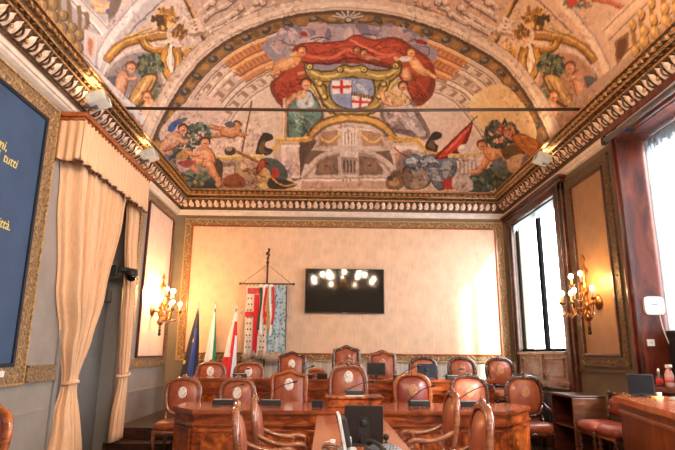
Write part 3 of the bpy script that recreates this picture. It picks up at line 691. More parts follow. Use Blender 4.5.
# great cartouche
OL, OD, OLt = (164, 138, 78), (92, 70, 40), (216, 194, 124)
bl(OD, 304, 62, 314, 69, 332, 70, 342, 64, 352, 66, 362, 64, 372, 69, 390, 69, 400, 60, 402, 72, 392, 82, 381, 85, 378, 100, 370, 113, 352, 119, 334, 113, 326, 101, 325, 88, 314, 84, 306, 76)
bl(OL, 306, 64, 315, 71, 332, 72, 342, 66, 352, 68, 362, 66, 372, 71, 389, 71, 398, 63, 400, 71, 391, 80, 379, 83, 376, 99, 368, 111, 352, 116, 336, 111, 328, 100, 327, 86, 316, 82, 308, 75)
st(OLt, 2.2, 308, 68, 318, 75, 334, 76, 344, 70, 352, 71, 360, 70, 372, 75, 388, 75, 398, 68); st(OD, 1.3, 312, 78, 324, 82, 336, 80, 352, 77, 370, 80, 384, 80, 394, 74)
for (x, y) in ((310, 67), (396, 66), (340, 70), (364, 70)): el(OD, x, y, 4, 3.6); el(OLt, x-.4, y-.4, 2.6, 2.3); el(OD, x, y, 1, 1)
st(OLt, 2.4, 308, 84, 316, 90, 322, 100, 328, 112, 334, 116); st(OD, 1.2, 312, 84, 319, 90, 325, 100, 331, 112); st(OLt, 2.4, 396, 82, 388, 88, 381, 100, 374, 112, 368, 117); st(OD, 1.2, 393, 84, 385, 90, 378, 101, 371, 112)
st(OL, 5, 306, 82, 314, 88, 322, 100, 327, 112); st(OLt, 1.6, 305, 81, 313, 87, 321, 99, 326, 111); st(OL, 5, 398, 80, 391, 88, 383, 99, 377, 111); st(OLt, 1.6, 397, 79, 390, 87, 382, 98, 376, 110)
# arms on the shield: quarters with crosses and blue quarters with lettering
SH = (332, 81, 342, 79, 352, 78.5, 363, 79, 372, 81, 374, 92, 369, 103, 352, 109, 336, 103, 330.5, 92)
st(OD, 8.5, 316, 80, 322, 92, 329, 106, 352, 117, 376, 106, 382, 92, 388, 80); st(OL, 6.5, 317, 80, 323, 92, 330, 105, 352, 115.5, 375, 105, 381, 92, 387, 80); st(OLt, 2, 316, 80, 321.5, 92, 328.5, 105, 351, 115); st((206, 182, 110), 1.6, 388, 80, 383, 92, 377, 105, 354, 115)
for (x, y) in ((325, 97), (379, 97), (331, 111), (373, 111), (320, 84), (384, 84)): el(OD, x, y, 3.6, 3.2); el(OLt, x-.5, y-.5, 2.1, 1.9)
bl(OD, *flat(grow(pairs(SH), 1.09))); bl((142, 152, 190), *SH)
pg((232, 224, 222), 332, 81, 351.5, 80, 351.5, 93, 332, 94); st((196, 50, 42), 3, 341.5, 80, 341.5, 94, sm=False); st((196, 50, 42), 3, 332, 87.5, 351.5, 86.5, sm=False)
pg((232, 224, 222), 351.5, 94, 372, 98, 367, 106, 352, 108); st((196, 50, 42), 2.8, 361, 96, 360, 108, sm=False); st((196, 50, 42), 2.6, 352, 101, 370, 102.5, sm=False)
pg((86, 62, 52), 351.5, 92, 373, 96, 372.5, 99.5, 351.5, 95.6); st((90, 80, 110), .9, 351.5, 80, 351.5, 108, sm=False)
GL = {'L': (0, 0, 0, 1, .6, 1), 'I': (.3, 0, .3, 1), 'B': (0, 1, 0, 0, .5, .1, .5, .4, 0, .5, .6, .6, .6, .9, 0, 1), 'E': (.6, 0, 0, 0, 0, .5, .5, .5, 0, .5, 0, 1, .6, 1), 'R': (0, 1, 0, 0, .6, .1, .6, .4, 0, .5, .6, 1), 'T': (.3, 1, .3, 0, 0, 0, .7, 0), 'A': (0, 1, .3, 0, .6, 1), 'S': (.6, .1, .1, 0, 0, .4, .6, .6, .5, 1, 0, .9)}
def word(txt, x0, y0, dx, dy, h, c, w=.7):
    L = math.hypot(dx, dy); ux, uy = dx/L, dy/L; stp = L/len(txt)
    for i, ch in enumerate(txt):
        g = pairs(GL[ch]); st(c, w, *flat([(x0+ux*(i*stp+a*h*.75)-uy*b*h, y0+uy*(i*stp+a*h*.75)+ux*b*h) for a, b in g]), sm=False)
word('LIBERTAS', 356, 81, 13, 11.5, 3.4, (222, 214, 206)); word('LIBERTAS', 353, 92.8, 19, 3.2, 2.2, (206, 170, 104), .55)
# seated women beside the shield
ROBE = (112, 146, 138); bl(mix(ROBE, DK, .5), 287, 104, 296, 92, 310, 90, 320, 104, 324, 117, 318, 127, 306, 134, 303, 140, 289, 140, 286, 126)
bl(ROBE, 290, 106, 298, 94, 309, 92, 317, 104, 321, 115, 316, 124, 305, 130, 301, 137, 291, 138, 289, 124); bl((190, 196, 202), 297, 100, 302, 94, 311, 93, 313, 106, 300, 108); folds([(160, 186, 176), (72, 98, 94), (84, 112, 106), (178, 200, 190)], 291, 108, 312, 130, 26, 31, 9, 1.8)
limb((220, 164, 122), 5, 296, 94, 290, 100, 286, 106); bl((222, 168, 128), 297, 92, 305, 90, 306, 97, 298, 99); head(306, 85, 5.4, (96, 52, 34), (214, 148, 106)); st((188, 150, 120), 4.6, 285, 98, 285, 118, 283.5, 138, sm=False); st((232, 204, 172), 1.6, 284.4, 98, 284, 118, 282.8, 138, sm=False)
ROB2 = (186, 172, 174); bl(mix(ROB2, DK, .5), 380, 108, 386, 96, 400, 92, 410, 98, 419, 112, 430, 132, 424, 140, 408, 136, 388, 130, 382, 120)
bl(ROB2, 383, 108, 390, 101, 402, 101, 411, 104, 416, 116, 426, 133, 418, 137, 406, 132, 391, 127, 385, 118); folds([(222, 210, 210), (120, 106, 112), (136, 120, 126), (232, 222, 220)], 386, 104, 410, 126, 28, 33, 10, 1.8)
bl((214, 178, 132), 384, 94, 392, 90, 404, 94, 410, 103, 398, 106, 386, 103); limb((218, 160, 116), 4.5, 381, 92, 385, 101, 392, 104, 402, 103); head(403, 87, 4.8, (92, 50, 32), (204, 136, 92)); folds([(236, 206, 160), (160, 110, 74)], 386, 92, 402, 100, 8, 36, 6, 1.4)
st((120, 100, 108), 3.4, 384, 122, 396, 130, 410, 132, 416, 136)
# pedestal
PS = (198, 178, 168); bl((112, 88, 72), 300, 152, 308, 132, 322, 119, 350, 113, 380, 119, 396, 134, 403, 152, 400, 164, 302, 164)
bl((206, 160, 82), 304, 146, 312, 130, 326, 120, 350, 115.5, 378, 120, 392, 132, 399, 146, 390, 150, 312, 150); bl((124, 96, 70), 310, 146, 318, 131, 332, 123, 350, 120, 372, 123, 386, 132, 393, 146); bl(PS, 312, 150, 320, 133, 334, 125.5, 350, 123, 370, 125.5, 384, 134, 392, 150)
st((150, 126, 114), 1.2, 322, 138, 334, 130, 350, 127, 368, 130, 382, 139); st((224, 206, 194), 2, 319, 141, 331, 131, 350, 129, 371, 131, 386, 142); pg((168, 132, 108), 322, 132, 338, 130, 338, 146, 318, 146); pg((168, 132, 108), 362, 130, 380, 133, 384, 146, 362, 146)
st(GOLD_L, 2, 319, 137, 328, 142, 340, 134); st(GOLD_L, 2, 360, 134, 372, 142, 382, 137); pg((222, 206, 196), 342, 129, 358, 129, 357, 146, 343, 146); pg((214, 200, 192), 340, 127, 360, 127, 359, 131, 341, 131)
for k in range(4): st((140, 116, 106), 1, 345+k*3.2, 132, 345+k*3.2, 145, sm=False)
bl((208, 188, 176), 300, 184, 306, 168, 318, 156, 334, 150, 350, 148.5, 368, 150, 384, 157, 395, 168, 401, 184, 396, 192, 304, 192); bl((172, 148, 134), 304, 186, 310, 170, 321, 159, 336, 153.5, 350, 152, 366, 153.5, 381, 160, 391, 170, 397, 186); bl((206, 186, 174), 307, 186, 313, 171, 323, 161, 337, 155.5, 350, 154, 365, 155.5, 379, 162, 388, 171, 394, 186)
pg((134, 112, 98), 315, 175, 316, 166, 326, 157.5, 338, 155, 338, 175); pg((134, 112, 98), 359, 155, 374, 158, 382, 168, 383, 175, 359, 175); pg((152, 120, 100), 319, 172, 320, 162, 333, 160, 333, 172); pg((152, 120, 100), 364, 160, 376, 163, 377, 172, 364, 172)
for x in (326, 370): el((122, 88, 70), x, 167, 3.4, 2.4); st((180, 146, 116), .9, x-3.4, 166, x, 168.4, x+3.4, 166)
pg((224, 210, 202), 340, 152, 358, 152, 357, 176, 341, 176); pg((170, 150, 140), 341, 157, 357, 157, 356, 174, 342, 174)
for k in range(4): pg((92, 72, 64), 343.4+k*3.4, 160, 345+k*3.4, 160, 345+k*3.4, 172, 343.6+k*3.4, 172)
pg((216, 196, 184), 300, 177, 398, 177, 400, 189, 298, 189); st((150, 124, 110), 1.2, 298, 178, 400, 178, sm=False); pg((178, 146, 128), 302, 181, 396, 181, 397, 189, 301, 189)
for k in range(3): el((50, 36, 32), 343+k*3.4, 180, 1, .9)
# plinths with gold ledges, stepped sides
pg((186, 160, 146), 276, 143, 310, 143, 306, 160, 300, 178, 270, 178); bl((96, 74, 64), 300, 142, 316, 140, 306, 160, 300, 178, 292, 178, 298, 158); st((206, 158, 80), 5, 276, 139.5, 292, 140, 312, 138.5, sm=False); st((236, 200, 124), 1.6, 276, 138, 292, 138.5, 311, 137, sm=False)
pg((222, 202, 190), 281, 145, 299, 145, 300, 178, 282, 178); pg((206, 178, 166), 287, 152, 296, 152, 299, 176, 286, 176); pg((190, 168, 170), 284, 162, 293, 158, 292, 177, 284, 177); st((236, 222, 212), 2, 281, 146, 300, 146, sm=False); pg((226, 208, 196), 279, 161, 285, 161, 285, 178, 279, 178)
pg((204, 180, 166), 386, 143, 420, 143, 432, 160, 428, 178, 398, 178, 392, 158); st((206, 158, 80), 5, 388, 138, 404, 140, 420, 140, sm=False); st((206, 158, 80), 5, 418, 140, 424, 148, 434, 152, 448, 153); st((238, 202, 126), 1.5, 418, 138.4, 425, 146, 434, 150, 448, 151); pg((226, 206, 194), 392, 146, 418, 146, 418, 150, 394, 150); pg((190, 140, 112), 394, 153, 414, 152, 414, 165, 396, 166)
bl((150, 128, 118), 402, 178, 396, 166, 402, 152, 412, 150, 408, 164)
# beasts
st((206, 166, 92), 4.5, 250, 157, 262, 154, 272, 150, 280, 143); bl((58, 44, 38), 256, 154, 259, 140, 264, 133, 272, 134, 273, 139, 266, 142, 266, 147, 273, 150, 268, 155); bl((104, 80, 60), 259, 152, 261, 143, 265, 141, 264, 150, 268, 153)
bl((60, 46, 40), 425, 146, 430, 136, 436, 131, 442, 134, 440, 139, 434, 141, 438, 146, 436, 152, 428, 150); bl((110, 84, 62), 428, 146, 432, 140, 435, 146, 434, 150)
# still life at lower left
pg((190, 164, 148), 214, 160, 264, 160, 276, 178, 272, 190, 214, 190); st((204, 172, 108), 4.6, 214, 158.5, 240, 157, 264, 156.5, sm=False); st((240, 214, 152), 1.4, 214, 157, 240, 155.6, 264, 155, sm=False); pg((150, 126, 116), 216, 164, 236, 162, 236, 180, 218, 180); pg((212, 192, 178), 220, 168, 234, 166, 234, 178, 221, 178)
bl((86, 70, 60), 212, 160, 222, 162, 222, 178, 214, 182); bl((196, 170, 132), 240, 162, 252, 164, 252, 176, 244, 180, 236, 174); el((226, 200, 170), 245, 166, 5, 4); bl((76, 90, 90), 264, 158, 280, 162, 288, 176, 276, 186, 264, 176)
bl((122, 48, 36), 256, 168, 262, 158, 267, 162, 268, 170, 264, 178, 257, 176); bl((178, 76, 56), 258, 168, 262, 160, 265, 164, 264, 174); bl((228, 196, 140), 258, 176, 266, 168, 272, 178, 270, 188, 260, 188); bl((170, 60, 44), 273, 168, 278, 168, 278, 178, 272, 178); bl((60, 50, 44), 270, 178, 288, 180, 296, 186, 280, 190, 268, 187); st((200, 154, 74), 1.6, 272, 178, 284, 186, 296, 184)
st((120, 82, 54), 1.8, 242, 152, 246, 130, 250, 112, 252, 100, sm=False); st((150, 100, 66), 3, 234, 150, 250, 158, 262, 164); el((70, 60, 58), 230, 151, 6, 4.6); el((150, 130, 108), 229, 149, 3.4, 2.4); folds([(150, 96, 64), (90, 60, 46), (206, 170, 130), (170, 84, 60)], 236, 160, 262, 184, 30, 41, 7, 1.8)
bl((150, 88, 58), 225, 177, 238, 174, 246, 184, 236, 188, 224, 186)
# flying putto at left
limb((186, 120, 74), 5, 228, 131, 218, 128, 208, 126); limb((186, 120, 74), 5, 228, 133, 216, 135, 206, 134); body((196, 130, 82), 222, 128, 234, 126, 240, 131, 232, 137, 222, 134); limb((190, 126, 80), 4, 236, 131, 242, 135, 246, 133); head(237, 126, 4.2, (98, 62, 40), (200, 132, 86)); bl((90, 84, 88), 224, 124, 230, 121, 236, 125, 230, 128)
# lower left group: nudes, foliage, dark hill
bl((66, 82, 84), 164, 158, 176, 152, 190, 158, 206, 170, 214, 180, 216, 190, 190, 192, 174, 178, 164, 168); bl((150, 150, 138), 170, 160, 186, 158, 206, 168, 210, 178, 190, 176, 176, 168); leaves([(90, 110, 96), (58, 74, 74), (120, 130, 104)], 190, 178, 20, 8, 40, 3, 51)
for (x, y) in ((186, 178), (195, 182), (180, 172), (202, 184)): el((196, 140, 70), x, y, 2, 2)
leaves([(70, 88, 82), (96, 116, 100), (52, 64, 62), (126, 138, 112)], 197, 134, 14, 10, 90, 3.2, 52); leaves([(78, 98, 98), (60, 76, 74)], 184, 148, 10, 9, 40, 3, 53); leaves([(224, 190, 170), (210, 160, 130)], 196, 134, 10, 7, 8, 1.8, 54)
bl((96, 100, 112), 168, 132, 170, 124, 178, 119, 188, 118, 184, 122, 176, 126); bl((56, 88, 164), 169, 131, 172, 123, 178, 121, 176, 128, 172, 132)
body((216, 156, 118), 166, 136, 176, 132, 182, 138, 176, 146, 166, 150, 159, 150); limb((216, 150, 112), 5.5, 168, 144, 160, 150, 164, 154, 172, 152); limb((216, 156, 120), 4.5, 178, 138, 184, 142, 188, 140); head(183, 130, 4.8, (84, 56, 44), (206, 140, 102)); el((92, 110, 178), 166.5, 157, 3, 2.6)
bl((226, 190, 184), 176, 160, 188, 160, 194, 166, 182, 172, 177, 166); bl((196, 152, 90), 176, 156, 186, 148, 192, 152, 184, 160); body((212, 144, 102), 196, 152, 204, 146, 212, 152, 214, 162, 206, 166, 198, 162); limb((212, 146, 104), 7, 202, 162, 194, 160, 192, 166, 198, 172); limb((214, 148, 106), 7.5, 208, 162, 213, 172, 219, 182, 216, 186); limb((214, 148, 106), 5, 200, 152, 192, 154, 186, 150); head(205, 143, 5, (92, 56, 40), (204, 136, 96)); bl((182, 88, 80), 178, 162, 190, 160, 196, 162, 186, 168)
# lower right group: drum, armour, flag, nude, flowers
bl((92, 72, 60), 402, 170, 410, 164, 428, 165, 432, 176, 426, 188, 406, 188); bl((164, 142, 120), 412, 166, 428, 166, 430, 178, 424, 187, 410, 187); el((126, 104, 88), 408, 177, 5, 9.5); bl((120, 90, 70), 386, 180, 396, 170, 404, 176, 402, 188, 388, 189); el((170, 130, 90), 394, 182, 5, 4.5); el((70, 54, 48), 390, 178, 3, 3)
AR = (104, 116, 134)
for a in ((404, 160, 412, 154, 422, 158, 420, 166, 408, 167), (420, 158, 432, 154, 440, 160, 436, 168, 424, 168), (428, 166, 438, 164, 448, 172, 446, 184, 438, 188, 430, 178), (440, 158, 456, 158, 454, 172, 446, 186, 440, 176)): body(AR, *a, lum=.45)
folds([(178, 188, 200), (52, 58, 72), (66, 74, 90), (200, 206, 214)], 406, 156, 452, 180, 40, 61, 7, 1.6); bl((190, 196, 206), 406, 160, 414, 157, 416, 162, 408, 164); st((140, 60, 44), 1.6, 394, 148, 402, 154, 410, 158); bl((172, 56, 46), 444, 180, 456, 178, 460, 188, 444, 189)
bl((112, 34, 26), 473, 121, 468, 140, 458, 155, 446, 159, 434, 158, 448, 144, 460, 132); bl((192, 62, 42), 471, 124, 465, 139, 456, 152, 446, 156, 438, 157, 450, 145, 461, 133); st((224, 110, 84), 2, 468, 128, 458, 140, 446, 152); st((128, 38, 30), 1.6, 468, 132, 462, 144, 452, 154); st((90, 60, 46), 1.2, 462, 134, 472, 121, 478, 116, sm=False)
el((206, 190, 180), 464, 149, 6.5, 5); el((236, 224, 214), 462, 147, 3, 2.4); st((208, 176, 120), 4, 448, 156, 464, 156, 482, 154, sm=False); pg((170, 148, 138), 456, 160, 476, 159, 478, 174, 458, 176)
for k in range(5): st((216, 198, 188), 1.6, 458+k*4, 161, 458+k*4, 174, sm=False)
bl((72, 88, 80), 470, 176, 490, 168, 512, 170, 520, 178, 506, 190, 466, 191); bl((110, 120, 120), 490, 166, 500, 160, 512, 168, 500, 176); leaves([(92, 110, 96), (52, 66, 62), (126, 132, 108)], 492, 182, 22, 7, 40, 3, 62); bl((204, 186, 176), 454, 176, 470, 178, 472, 190, 454, 190)
limb((208, 136, 92), 6.5, 488, 156, 484, 164, 478, 171, 470, 172); body((216, 148, 104), 484, 150, 494, 146, 502, 150, 500, 158, 490, 160); head(482, 146, 5, (98, 56, 38), (202, 130, 88)); limb((210, 142, 98), 5, 498, 152, 504, 158, 502, 162); bl((110, 120, 140), 494, 160, 502, 158, 504, 166, 496, 168)
leaves([(58, 66, 62), (80, 92, 84), (112, 112, 90), (46, 52, 50)], 501, 134, 17, 13, 110, 3.6, 63); leaves([(206, 120, 96), (222, 150, 120), (190, 92, 74), (226, 180, 150)], 502, 133, 14, 9, 26, 2.6, 64)
bl((104, 84, 56), 502, 150, 514, 144, 520, 154, 512, 160, 504, 158); bl((132, 74, 34), 512, 136, 524, 134, 540, 142, 542, 150, 534, 164, 526, 158, 518, 150); bl((196, 122, 60), 514, 136, 524, 136, 538, 143, 532, 156, 524, 150, 518, 146); folds([(228, 160, 90), (140, 76, 36), (176, 100, 48)], 514, 136, 530, 150, 20, 65, 9, 1.8)
bl((214, 182, 142), 508, 160, 520, 154, 530, 158, 524, 170, 510, 172); bl((120, 104, 100), 524, 156, 530, 158, 526, 174, 518, 176)
# --- brushwork: glazes and short strokes that lighten or darken what lies below
def glaze(f, *a, steps=3):
    p = catmull(pairs(a), 5); p = mx(p)
    for k in range(steps): raster(grow(p, 1-.16*k), None, mul=[q**(1/steps) for q in (f if isinstance(f, tuple) else (f, f, f))])
def stroke(f, w, x, y, a, L, bend=0):
    p = [(x, y), (x+L*.5*math.cos(a)-bend*math.sin(a), y+L*.5*math.sin(a)+bend*math.cos(a)), (x+L*math.cos(a), y+L*math.sin(a))]
    p = catmull(p, 4, False); Lf, Rf = [], []; n = len(p)
    for i in range(n):
        q0, q1 = p[max(i-1, 0)], p[min(i+1, n-1)]; dx, dy = q1[0]-q0[0], q1[1]-q0[1]; h = math.hypot(dx, dy) or 1; ww = w/2*math.sin(PI*(i+.6)/(n+.2))
        Lf.append((p[i][0]-dy/h*ww, p[i][1]+dx/h*ww)); Rf.append((p[i][0]+dy/h*ww, p[i][1]-dx/h*ww))
    raster(Lf+Rf[::-1], None, mul=f)
DKG, LTG = (.76, .71, .67), (1.2, 1.17, 1.13)
r = random.Random(77)
for i in range(1300):
    x, y = r.uniform(86, 612), r.uniform(-6, 189); f = r.choice([(.82, .78, .75), (.88, .85, .82), (1.14, 1.12, 1.1), (1.1, 1.08, 1.06)])
    stroke(f, r.uniform(1, 3.2), x, y, r.uniform(0, PI), r.uniform(2, 8), r.uniform(-1.5, 1.5))
for (x0, y0, x1, y1, n) in ((160, 120, 262, 190, 420), (250, 158, 300, 190, 160), (396, 150, 540, 190, 460), (276, 40, 432, 100, 200), (285, 88, 322, 138, 130), (380, 86, 426, 138, 130), (300, 116, 402, 190, 260), (110, 10, 200, 120, 420), (505, 10, 592, 120, 420), (180, 0, 300, 44, 260), (400, 0, 520, 44, 260)):
    for i in range(n): stroke(r.choice([DKG, LTG, (.74, .68, .64), (1.18, 1.16, 1.12), (.68, .63, .6)]), r.uniform(1, 2.8), r.uniform(x0, x1), r.uniform(y0, y1), r.uniform(0, PI), r.uniform(2, 6.5), r.uniform(-1.4, 1.4))
for g_ in ((310, 168, 318, 152, 350, 150, 384, 152, 394, 170, 384, 178, 318, 178), (298, 146, 312, 140, 304, 160, 296, 178), (404, 150, 412, 156, 402, 178, 394, 166), (214, 158, 262, 160, 282, 178, 260, 190, 216, 190), (396, 164, 456, 160, 462, 186, 400, 190), (164, 150, 212, 168, 214, 190, 170, 178), (462, 172, 520, 168, 524, 190, 462, 191), (290, 116, 318, 112, 316, 130, 292, 140), (384, 112, 404, 108, 414, 134, 388, 132), (276, 84, 300, 78, 296, 104, 280, 102), (408, 70, 432, 74, 430, 98, 412, 96)): glaze((.8, .74, .7), *g_)
for g_ in ((300, 46, 340, 42, 380, 42, 420, 56, 400, 52, 350, 48, 310, 54), (316, 120, 350, 114, 384, 120, 380, 130, 350, 124, 322, 131), (196, 96, 230, 60, 262, 48, 240, 80, 214, 110), (440, 70, 470, 84, 500, 110, 470, 110), (300, 178, 398, 178, 398, 186, 300, 186)): glaze((1.14, 1.12, 1.1), *g_)
# contour accents of the cartouche, pedestal and shell keystone
for k in range(7):
    a = -PI/2+(k-3)*.42; st((104, 92, 86), 3, 349+3*math.cos(a), 19+2*math.sin(a), 349+17*math.cos(a), 18.5+8*math.sin(a)); st((196, 184, 174), 1.5, 348+4*math.cos(a), 19+2*math.sin(a), 348+16*math.cos(a), 18+7.5*math.sin(a))
st((86, 72, 64), 2.4, 316, 17, 328, 22, 340, 22); st((86, 72, 64), 2.4, 382, 17, 370, 22, 358, 22); el((70, 58, 54), 349, 21, 5, 3); el((190, 176, 164), 348.6, 20, 3, 2)
for q in ((293, 112, 300, 108, 304, 116, 301, 128, 295, 130), (308, 104, 314, 102, 316, 112, 311, 118), (388, 108, 398, 104, 402, 112, 394, 120), (402, 116, 410, 114, 416, 126, 408, 128)): glaze((1.3, 1.28, 1.26), *q)
for q in ((304, 116, 310, 118, 308, 130, 301, 136), (288, 118, 292, 120, 292, 134, 288, 136), (394, 122, 402, 118, 406, 130, 396, 130), (414, 110, 418, 116, 424, 130, 420, 132)): glaze((.66, .64, .62), *q)
for q in ((312, 148, 318, 134, 326, 128, 324, 150), (378, 128, 388, 136, 394, 150, 382, 150)): glaze((.78, .72, .68), *q)
for q in ((326, 128, 350, 124, 374, 128, 372, 148, 330, 148),): glaze((1.12, 1.1, 1.08), *q)
# --- plaster: soften, wander and mottle
def vnoise(h, w, cell, seed):
    rg = np.random.RandomState(seed); g = rg.rand(h//cell+3, w//cell+3)
    y = np.arange(h)/cell; x = np.arange(w)/cell; yi = y.astype(int); xi = x.astype(int); fy = (y-yi)[:, None]; fx = (x-xi)[None, :]
    fy = fy*fy*(3-2*fy); fx = fx*fx*(3-2*fx)
    return (g[yi][:, xi]*(1-fy)*(1-fx)+g[yi+1][:, xi]*fy*(1-fx)+g[yi][:, xi+1]*(1-fy)*fx+g[yi+1][:, xi+1]*fy*fx).astype(np.float32)
H2, W2 = NVV*SS, NU*SS
wx = (vnoise(H2, W2, 16, 1)-.5)*2.6+(vnoise(H2, W2, 6, 2)-.5)*1.0; wy = (vnoise(H2, W2, 16, 3)-.5)*2.6+(vnoise(H2, W2, 6, 4)-.5)*1.0
JJ, II = np.meshgrid(np.arange(W2), np.arange(H2))
CAN = CAN[np.clip((II+wy).round().astype(int), 0, H2-1), np.clip((JJ+wx).round().astype(int), 0, W2-1)]
CAN = CAN.reshape(NVV, SS, NU, SS, 3).mean((1, 3))
mot = .88+.14*vnoise(NVV, NU, 5, 5)+.1*(vnoise(NVV, NU, 2, 6)-.5)+.1*(vnoise(NVV, NU, 22, 7))
CAN = np.clip(CAN*mot[..., None]*1.12, 0, .92)
# --- the curved surface itself
def vault_mesh(name, j0, j1, mat):
    jj = np.arange(j0, j1); th = np.arange(NU)/(NU-1)*PI
    yb = np.where(jj <= NB, VY0+(VYA-VY0)*jj/NB, VYA+VDP*np.sin(np.clip((jj-NB)/(NA-1), 0, 1)*PI/2)); g = np.where(jj <= NB, 1., np.cos(np.clip((jj-NB)/(NA-1), 0, 1)*PI/2))
    X = np.broadcast_to(VCX-VR*np.cos(th), (len(jj), NU)); Y = np.broadcast_to(yb[:, None], X.shape); Z = VZ+VH*np.sin(th)[None, :]*g[:, None]
    co = np.stack([X, Y, Z], -1).reshape(-1, 3).astype(np.float32); n = len(jj)
    a = (np.arange(n-1)[:, None]*NU+np.arange(NU-1)[None, :]).ravel(); q = np.stack([a, a+NU, a+NU+1, a+1], 1).astype(np.int32)
    me = bpy.data.meshes.new(name); me.vertices.add(len(co)); me.vertices.foreach_set('co', co.ravel()); me.loops.add(q.size); me.loops.foreach_set('vertex_index', q.ravel())
    me.polygons.add(len(q)); me.polygons.foreach_set('loop_start', np.arange(len(q), dtype=np.int32)*4); me.polygons.foreach_set('use_smooth', np.ones(len(q), bool)); me.update(calc_edges=True)
    at = me.color_attributes.new('fresco', 'FLOAT_COLOR', 'POINT'); c4 = np.ones((len(co), 4), np.float32); c4[:, :3] = CAN[j0:j1].reshape(-1, 3); at.data.foreach_set('color', c4.ravel())
    me.materials.append(mat); o = bpy.data.objects.new(name, me); COL.objects.link(o); return o
fm, nt, b = newmat('fresco_plaster')
at = nt.nodes.new('ShaderNodeAttribute'); at.attribute_name = 'fresco'; n = noise(nt, coords(nt), 14, 5); r = ramp(nt, [(.25, (226, 226, 226)), (.75, (255, 255, 255))])
mxn = nt.nodes.new('ShaderNodeMix'); mxn.data_type = 'RGBA'; mxn.blend_type = 'MULTIPLY'; mxn.inputs[0].default_value = 1
nt.links.new(n.outputs['Fac'], r.inputs[0]); nt.links.new(at.outputs['Color'], mxn.inputs[6]); nt.links.new(r.outputs[0], mxn.inputs[7]); nt.links.new(mxn.outputs[2], b.inputs['Base Color']); b.inputs['Roughness'].default_value = .85
struct(vault_mesh('ceiling', 0, NB+1, fm))
tag(vault_mesh('lunette_fresco', NB, NVV, fm), 'painted lunette with red drapery, shield and seated figures above the back cornice', 'fresco')
struct(MB().sheet(lambda a, b_: (VCX-VR*math.cos(a*PI), YF+(VY0+.02-YF)*b_, VZ+VH*math.sin(a*PI)), 40, 2).build('ceiling_rear', plasterw))
tag(MB().tube([(-2.905, 7.1, 4.79), (.3, 7.0, 4.765), (3.5, 6.9, 4.795)], .024, 8).build('tie_rod', M('rodbrown', (78, 60, 50), .5, .3)), 'brown iron tie rod spanning the room below the painted vault', 'tie rod')
# ------------------------------------------------------------------ chairs
def out_round(w, z0, z1, taper=.1, n=40, ex=3.4):
    h = (z1-z0)/2; zc = (z0+z1)/2; p = []
    for i in range(n):
        a = 2*PI*i/n; c, s = math.cos(a), math.sin(a)
        x = w*math.copysign(abs(c)**(2/ex), c); z = h*math.copysign(abs(s)**(2/ex), s)
        if z > 0: z += .025*(1-(x/w)**2)
        x *= 1-taper*max(0, -z/h)*.9; p.append((x, zc+z))
    return p
def out_tall(w, z0, z1, k=4):
    sh = z1-.1
    p = [(-w, z0), (-w, (z0+sh)/2), (-w, sh-.02), (-w*.86, sh+.035), (-w*.5, sh+.05), (0, z1), (w*.5, sh+.05), (w*.86, sh+.035), (w, sh-.02), (w, (z0+sh)/2), (w, z0), (0, z0)]
    return catmull(p, k)
def scale_out(p, s, sz=None, dz=0):
    cx = sum(q[0] for q in p)/len(p); cz = sum(q[1] for q in p)/len(p); sz = sz or s
    return [(cx+(x-cx)*s, cz+(z-cz)*sz+dz) for x, z in p]
def emblem_mat(name, base, fig):
    m, nt, b = newmat(name); mp = coords(nt); v = nt.nodes.new('ShaderNodeTexVoronoi'); v.inputs['Scale'].default_value = 34
    nt.links.new(mp.outputs[0], v.inputs['Vector']); r = ramp(nt, [(.22, fig), (.4, base)])
    nt.links.new(v.outputs['Distance'], r.inputs[0]); nt.links.new(r.outputs[0], b.inputs['Base Color']); b.inputs['Roughness'].default_value = .7
    return m
emb_w = emblem_mat('emblem_white', (236, 230, 224), (168, 156, 150)); emb_t = emblem_mat('emblem_tan', (190, 140, 108), (150, 88, 60))
def lean(y0, z0, ang):
    return Matrix.Translation((0, y0, z0)) @ Matrix.Rotation(ang, 4, 'X') @ Matrix.Translation((0, -y0, -z0))
def carved_crest(b, x, y, z, s):
    # scrolls either side of a shell
    for sg in (-1, 1):
        pts = [(x+sg*s*(.1+.42*t+.1*math.sin(t*7)), y, z+s*(.12-.2*t+.1*math.cos(t*6.5))) for t in [i/11 for i in range(12)]]
        b.tube(pts, [s*.1*(1-.5*i/11) for i in range(12)], 6)
        b.ball((x+sg*s*.5, y, z-s*.03), s*.1, s*.08, s*.1, 7, 5)
    for a in (-.8, -.4, 0, .4, .8): b.ball((x+s*.2*math.sin(a), y-s*.04, z+s*.1+s*.17*math.cos(a)), s*.07, s*.06, s*.15, 7, 5)
    b.ball((x, y-.01, z+s*.08), s*.13, s*.1, s*.13, 8, 6)
